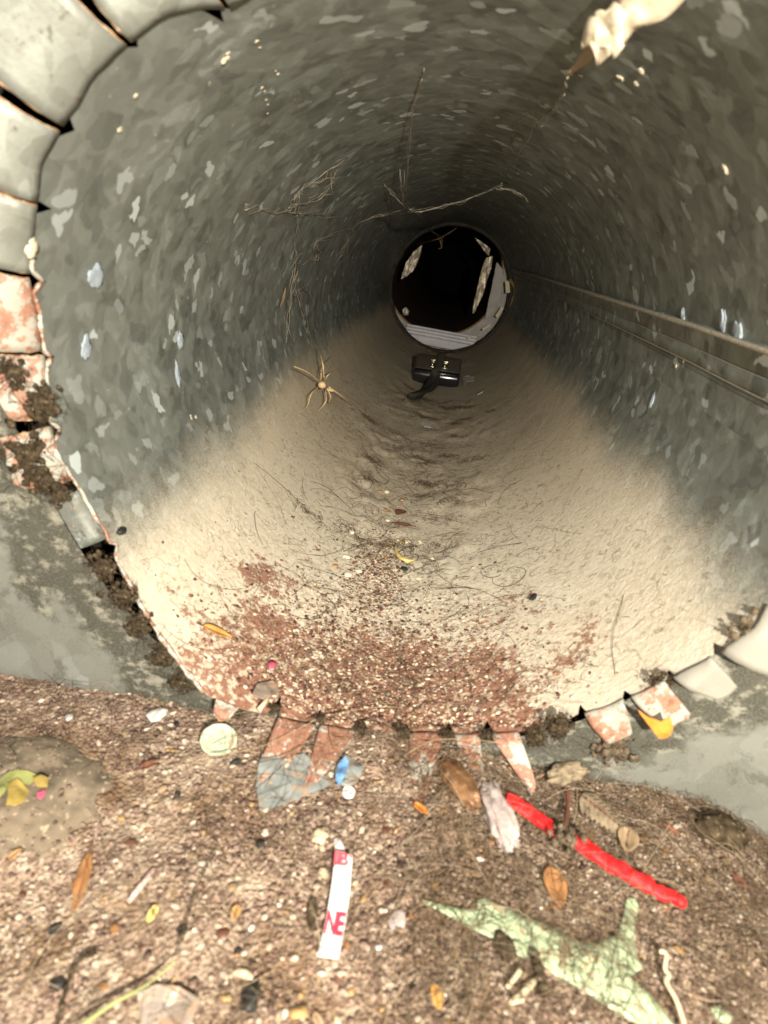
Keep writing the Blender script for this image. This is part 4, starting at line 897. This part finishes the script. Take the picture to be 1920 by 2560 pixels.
P = smooth_path([on_floor(p, .001) for p in ((570, 2442), (595, 2432), (620, 2440), (636, 2458))], 16)
item(centre(tube_obj('bark_curl', P, [.002 * math.sin(PI * (.1 + .8 * i / (len(P) - 1))) for i in range(len(P))], M['straw'], None, 6)), 'curved pale bark curl near the bottom left of the strip', 'bark curl')
item(lump('black_seed', on_floor((628, 2490), .0025), (.0036, .0062, .0022), M['blackbit'], None, .4, 2.4, 3, .1), 'large black seed near the bottom edge below the bark curl', 'seed')
item(lump('black_seed', on_floor((145, 2458), .001), (.0035, .0022, .002), M['blackbit'], None, .3, 2, 3, .2), 'black seed beside the dark twig at the lower left', 'seed')
item(leaf('dark_flake', (785, 2245), (775, 2335), .32, M['grime'], 'floor', .003, .1, .4, 41, stalk=False), 'long dark flake immediately left of the printed strip', 'flake')
P = smooth_path([on_floor(p, .006) for p in ((140, 2575), (160, 2490), (185, 2420), (215, 2390), (240, 2385))], 24); item(centre(tube_obj('dark_twig', P, [.0009 * (1 + .4 * math.sin(i * 2.1)) for i in range(len(P))], M['grime'], None, 5)), 'thin bent dark twig at the lower left corner', 'twig')
P = smooth_path([on_floor(p, .006) for p in ((440, 2380), (500, 2200), (540, 2130))], 20); item(centre(tube_obj('dark_twig', P, .0004, M['grime'], None, 5)), 'long thin straight twig left of the printed strip', 'twig')
item(scrap('clear_film', [(345, 2480), (390, 2462), (450, 2470), (500, 2500), (480, 2560), (400, 2590), (350, 2540)], M['clearfilm'], 'floor', .004, .0004, .005, 45, 3, 31), 'crumpled grey translucent film at the bottom left below the green stem', 'plastic film')
item(scrap('foil_chip', [(938, 2362), (950, 2354), (958, 2364), (946, 2372)], M['white'], 'floor', .004, .0006, .001, 60, 1, 33), 'tiny shiny white fleck right of the printed strip', 'chip')
item(lump('pale_pebble', on_floor((800, 2088), .001), (.004, .0045, .002), M['straw'], None, .4, 2, 3, 0, 9), 'largest pale crumb of lime above the printed strip', 'pebble')
item(scrap('white_fluff', [(970, 2310), (985, 2290), (1002, 2285), (1010, 2300), (1008, 2330), (990, 2322), (978, 2340)], M['greylint'], 'floor', .002, .001, .004, 80, 2, 34), 'whitish paper crumb between the printed strip and the green film', 'scrap')
# grime clumps along the lower left rim and elsewhere on the wall edge
gc = [((150, 1232), .007, 'dark grime just above the half bent grey tab'), ((255, 1418), .009, 'uppermost grime clump under the half bent grey tab'), ((305, 1490), .009, 'dark grime clump second below the half bent grey tab'), ((345, 1560), .009, 'dark grime clump halfway down the lower left rim'), ((398, 1640), .009, 'brownish grime clump near the lower end of the left rim'), ((452, 1705), .008, 'lowest grime clump of the left rim, beside the amber leaf'),
      ((60, 1130), .013, 'big dark mossy grime patch at the left frame edge'), ((95, 1195), .009, 'grime patch at the foot of the big mossy one'), ((30, 930), .008, 'grime wedged between the two rusty left tabs')]
for k, (px, r_, lab) in enumerate(gc):
    o = clump('grime_clump', on_plane_y(px, -.001), r_, M['grime'], k, flat=.22); item(o, lab, 'grime', 'grime clumps along the left rim')
for px, r_, lab in (((1890, 1572), .0135, 'round dark lint clump on the right rim near the frame edge'), ((1535, 1872), .013, 'brown lint clump below the rusted tabs where wall meets debris'), ((1395, 1815), .010, 'dark lint clump filling the gap in the tab row'), ((1650, 1708), .008, 'small dark lint clump at the root of the orange stained tab'), ((1338, 1838), .008, 'dark lint clump right of the lower pale tab'), ((105, 1005), .011, 'brown woolly clump on the left rim by the rusty tabs')):
    o = clump('lint_clump', on_plane_y(px, -.003 if px[0] < 1800 else -.012), r_ * .9, M['grime' if r_ < .012 else 'lint'], px[0] % 17, flat=.35); item(o, lab, 'lint')
for k, (px, r_, lab) in enumerate((((688, 1770), .004, 'dark grime at the left root of the first rusty tab'), ((800, 1795), .003, 'dark grime in the slit between the two left rusty tabs'), ((905, 1822), .004, 'dark grime right of the second rusty tab'), ((1008, 1828), .0045, 'dark grime left of the longest pointed tab'), ((1122, 1838), .004, 'dark grime right of the longest pointed tab'), ((1216, 1835), .004, 'dark grime left of the pale pointed tab'), ((575, 1795), .008, 'dark grime at the lower left corner of the duct mouth'))):
    item(clump('grime_clump', on_plane_y(px, -.002), r_, M['grime'], 40 + k, flat=.5), lab, 'grime', 'grime tufts between the lower tabs')
item(lump('dark_pebble', on_floor((1800, 2075), .004), (.014, .010, .008), M['grime'], None, .4, 2, 3, 0, 4), 'dark clod at the foot of the wall at right', 'clod')

# ================================================================ STUFF: grit, flakes, hair, lint
def scatter(name, P, Nn, size, flat, mat, label, tint=None):
    v, f = ico(1); n = len(P); nv = len(v)
    jit = 1 + .28 * (rng.random((n, nv, 1)) - .5)
    an = rng.random(n) * 2 * PI; el = 1 + rng.random(n) ** 3 * .9
    L = v[None] * jit; L = L * np.stack([size * el, size / el ** .4, size * flat], -1)[:, None]
    up = Nn + .35 * (rng.random((n, 3)) - .5); up /= np.linalg.norm(up, axis=1)[:, None]
    rx = np.stack([np.cos(an), np.sin(an), 0 * an], -1); ax_ = rx - up * (rx * up).sum(1)[:, None]; ax_ /= np.linalg.norm(ax_, axis=1)[:, None]; ay = np.cross(up, ax_)
    W = P[:, None] + L[..., :1] * ax_[:, None] + L[..., 1:2] * ay[:, None] + L[..., 2:] * up[:, None]
    F = (f[None] + (np.arange(n) * nv)[:, None, None]).reshape(-1, 3)
    t = np.repeat(rng.random(n) if tint is None else tint, nv)
    o = mesh_obj(name, W.reshape(-1, 3), F, mat, tint=t, smooth=True); return tag(o, label, kind='stuff')
def fpos(n, x0=-.30, x1=.29, y0=-.34, y1=.004):
    x = rng.uniform(x0, x1, n); y = rng.uniform(y0, y1, n); return x, y
n = 54000; x, y = fpos(n); dens = fbm(x, y, 14, 70, 3); keep = (dens > .36) & ((np.hypot((x + .178) / .05, (y + .082) / .04) + .35 * (fbm(x, y, 60, 71, 3) - .5) > .95) | (rng.random(n) < .13)); x, y = x[keep], y[keep]; n = len(x)
sz = .00055 * (1 + 1.9 * rng.random(n) ** 7); P = np.stack([x, y, hfloor(x, y) + sz * .2 + .0005 + .0033 * sst(1.05, .6, np.hypot((x + .178) / .05, (y + .082) / .041))], -1)
dk = sst(.48, .60, fbm(x, y, 9, 75, 3) + .22 * sst(.05, .2, x) * sst(.02, -.12, y) + .1 * sst(-.12, -.2, x)); tn = rng.random(n) * (1 - .72 * dk); tn = np.where((tn > .76) & (tn < .93) & (rng.random(n) > .3 + 1.2 * sst(-.2, .0, y)), tn * .6, tn)
scatter('gravel', P, np.tile([0, 0, 1.], (n, 1)), sz, rng.uniform(.2, .6, n), M['grain'], 'mixed tan, brown and cream grit over the debris bed', tn)
n = 3600; x, y = fpos(n); sz = .0010 + .0013 * rng.random(n) ** 2; k_ = np.hypot((x + .178) / .055, (y + .082) / .045) > 1; x, y, sz = x[k_], y[k_], sz[k_]; n = len(x)
scatter('gravel', np.stack([x, y, hfloor(x, y) + .0011], -1), np.tile([0, 0, 1.], (n, 1)), sz, rng.uniform(.12, .3, n), M['grain'], 'flat mixed chips and leaf crumbs pressed into the debris bed')
# larger chips: the ones that can be told apart are objects of their own
kinds = []
for k, (mk, nm) in enumerate((('tanchip', 'golden'), ('leafred', 'dark red'), ('leaftan', 'tan'), ('straw', 'cream'), ('leafbrown', 'brown'), ('blackbit', 'black'))):
    kinds.append((mk, nm))
proto = {}
MARKS = {'printed strip': (838, 2270), 'red stick': (1480, 2130), 'green film': (1400, 2350), 'glossy brown pod': (1150, 1958), 'green coin': (546, 1851), 'dust mound': (150, 2080), 'blue scrap': (870, 1925), 'bark curl': (605, 2445), 'ochre chip': (745, 2532), 'feathery leaf': (1500, 2030), 'pale pink straw': (350, 2215), 'orange-brown leaf': (1388, 2220), 'pale string': (1670, 2430), 'green stem': (330, 2480), 'white petal chip': (390, 1784)}
count = 0; tries = 0
taken = []
while count < 100 and tries < 4000:
    tries += 1
    x, y = random.uniform(-.20, .21), random.uniform(-.155, -.012)
    if any((x - a_) ** 2 + (y - b_) ** 2 < .009 ** 2 for a_, b_ in taken): continue
    if math.hypot((x + .178) / .05, (y + .082) / .04) < 1.1: continue
    taken.append((x, y)); count += 1
    mk, nm = kinds[random.choices(range(6), (4, 5, 4, 1.0, 6, 1.5))[0]]
    if (mk, 0) not in proto:
        for vv in range(3):
            pl = lump('litter_flake', (0, 0, 0), (1, .62 + .1 * vv, .22 if mk in ('tanchip', 'leafred', 'leafbrown') else .5), M[mk], None, .3, 1.8, 2, 0, vv + 4 * len(proto)); proto[(mk, vv)] = pl.data; bpy.data.objects.remove(pl)
    o = bpy.data.objects.new('litter_flake', proto[(mk, random.randrange(3))]); col.objects.link(o)
    r_ = random.choice((random.uniform(.0014, .0021), random.uniform(.0026, .0034)))
    t = near_label('%s %s flake in the debris %%s' % ('tiny' if r_ < .0025 else 'larger', nm), pixel_of((x, y, float(hfloor(x, y)))), MARKS)
    if t is None: bpy.data.objects.remove(o); continue
    o.scale = (r_, r_, r_); o.location = (x, y, float(hfloor(x, y)) + .0008); o.rotation_euler = (random.uniform(-.3, .3), random.uniform(-.3, .3), random.uniform(0, 6))
    tag(o, t, 'flake', '%s flakes in the debris' % nm)
# rust and paint flakes on the floor of the duct mouth
n = 9000; th_ = np.radians(rng.normal(268, 15, n)); yy = np.abs(rng.normal(0, .085, n)) + .004
k2 = rng.random(n) < .22; th_ = np.where(k2, np.radians(rng.normal(264, 4.5, n)), th_); yy = np.where(k2, rng.normal(.215, .045, n), yy)
m_ = yy > edge_y(np.degrees(th_)) + .004; th_, yy = th_[m_], yy[m_]; n = len(yy)
sz = .0006 * (1 + 2.2 * rng.random(n) ** 4); Nn = np.stack([-np.cos(th_), 0 * th_, -np.sin(th_)], -1)
rad = R - dust_h(np.degrees(th_), yy) - sz * .2
scatter('rust_flakes', np.stack([rad * np.cos(th_), yy, rad * np.sin(th_)], -1), Nn, sz, rng.uniform(.2, .5, n), M['flake'], 'rust and paint flakes on the floor of the duct mouth')
# hair-like fibres
def fibres(name, n, start, step, seg, rad, curl, surf, mat, label, lift=.002, tmin=0., tmax=1.):
    a, b_ = start(n); hd = rng.random(n) * 2 * PI; cv_ = rng.normal(0, curl, n); lf = lift * (.2 + rng.random(n)); stp = step * (.4 + 1.2 * rng.random(n))
    Q = np.empty((n, seg, 3)); 
    for k in range(seg):
        Q[:, k] = surf(a, b_, lf * math.sin(PI * (k + .3) / seg) + rad)
        hd = hd + cv_ + rng.normal(0, curl * .6, n); a = a + stp * np.cos(hd); b_ = b_ + stp * np.sin(hd)
    T = np.gradient(Q, axis=1); T /= np.linalg.norm(T, axis=2)[..., None] + 1e-12; A_ = np.cross(T, [.2, .3, .93]); A_ /= np.linalg.norm(A_, axis=2)[..., None] + 1e-9; B2 = np.cross(T, A_)
    rads = rad * (.6 + .8 * rng.random(n))[:, None, None, None]
    an = np.arange(3) / 3 * 2 * PI; W = Q[:, :, None] + rads * (A_[:, :, None] * np.cos(an)[None, None, :, None] + B2[:, :, None] * np.sin(an)[None, None, :, None])
    F = grid_faces(seg, 3, True); F = (F[None] + (np.arange(n) * seg * 3)[:, None, None]).reshape(-1, 4)
    o = mesh_obj(name, W.reshape(-1, 3), F, mat, tint=np.repeat(tmin + (tmax - tmin) * rng.random(n), seg * 3)); return tag(o, label, kind='stuff')
def fl_s(x, y, h): return np.stack([x, y, hfloor(x, y) + .0018 + h], -1)
def du_s(u, y, h):
    th_ = u / R; r_ = R - dust_h(np.degrees(th_), y) - h - .0003; return np.stack([r_ * np.cos(th_), y, r_ * np.sin(th_)], -1)
def off_mound(n):
    x, y = fpos(3 * n); k_ = np.hypot((x + .178) / .07, (y + .082) / .06) > 1; return x[k_][:n], y[k_][:n]
fibres('hair_tangle', 2800, off_mound, .0034, 14, .00011, .07, fl_s, M['hair'], 'long dark and tan hairs tangled over the debris bed', .007)
fibres('hair_tangle', 4500, lambda n: fpos(n, .03, .28, -.2, .0), .0022, 11, .00012, .16, fl_s, M['hair'], 'dense brown fibres over the right side of the debris', .005, 0, .8)
def dstart(sig, y0, y1): return lambda n: (np.radians(rng.normal(268, sig, n)) * R, y0 + (y1 - y0) * rng.random(n) ** 1.4)
fibres('lint_fibres', 8000, dstart(28, .03, 1.0), .0015, 7, .0001, .6, du_s, M['fuzz'], 'fine curled lint fibres over the dusty duct floor', .0015)
fibres('lint_fibres', 240, dstart(20, .02, .7), .0028, 18, .00017, .12, du_s, M['hair'], 'long single hairs lying on the duct floor', .004, 0, .45)
def dclump(n):
    c = np.minimum(39, (40 * rng.random(n) ** 1.5).astype(int)); rs = np.random.default_rng(5); cy = rs.uniform(.22, 1.1, 40); ct = 270 + rs.normal(0, 15, 40); sl_ = rs.normal(0, .0018, 40); sw = rs.uniform(1.5, 6, 40)
    k = rng.normal(0, 1, (n, 2)); return np.radians(ct[c] + k[:, 0] * sw[c]) * R, cy[c] + k[:, 1] * .005 + sl_[c] * k[:, 0] * sw[c]
fibres('lint_rolls', 1700, dclump, .0013, 10, .00016, .4, du_s, M['fuzz'], 'darker rolls of lint lying across the duct floor', .0035, 0, .5)
# a few long threads over the tabs
for k, pts in enumerate(([(380, 1905), (640, 1870), (820, 1790), (1000, 1770), (1040, 1850)], [(1010, 1890), (1080, 1852), (1180, 1850), (1290, 1862)], [(985, 1580), (1000, 1660), (1005, 1740), (990, 1800)])):
    P = smooth_path([on_plane_y(p, -.03) if k == 1 else (on_floor(p, .010) if p[1] > 1830 else on_duct(p, .006)) for p in pts], 36); item(centre(tube_obj('long_thread', P, .00022 if k < 2 else .0003, M['leaftan' if k < 2 else 'webdark'], None, 4)), ('pale thread stretched over the lower left tabs', 'pale thread draped across the three pointed tabs', 'dark hair curving over the rusty duct mouth')[k], 'thread')
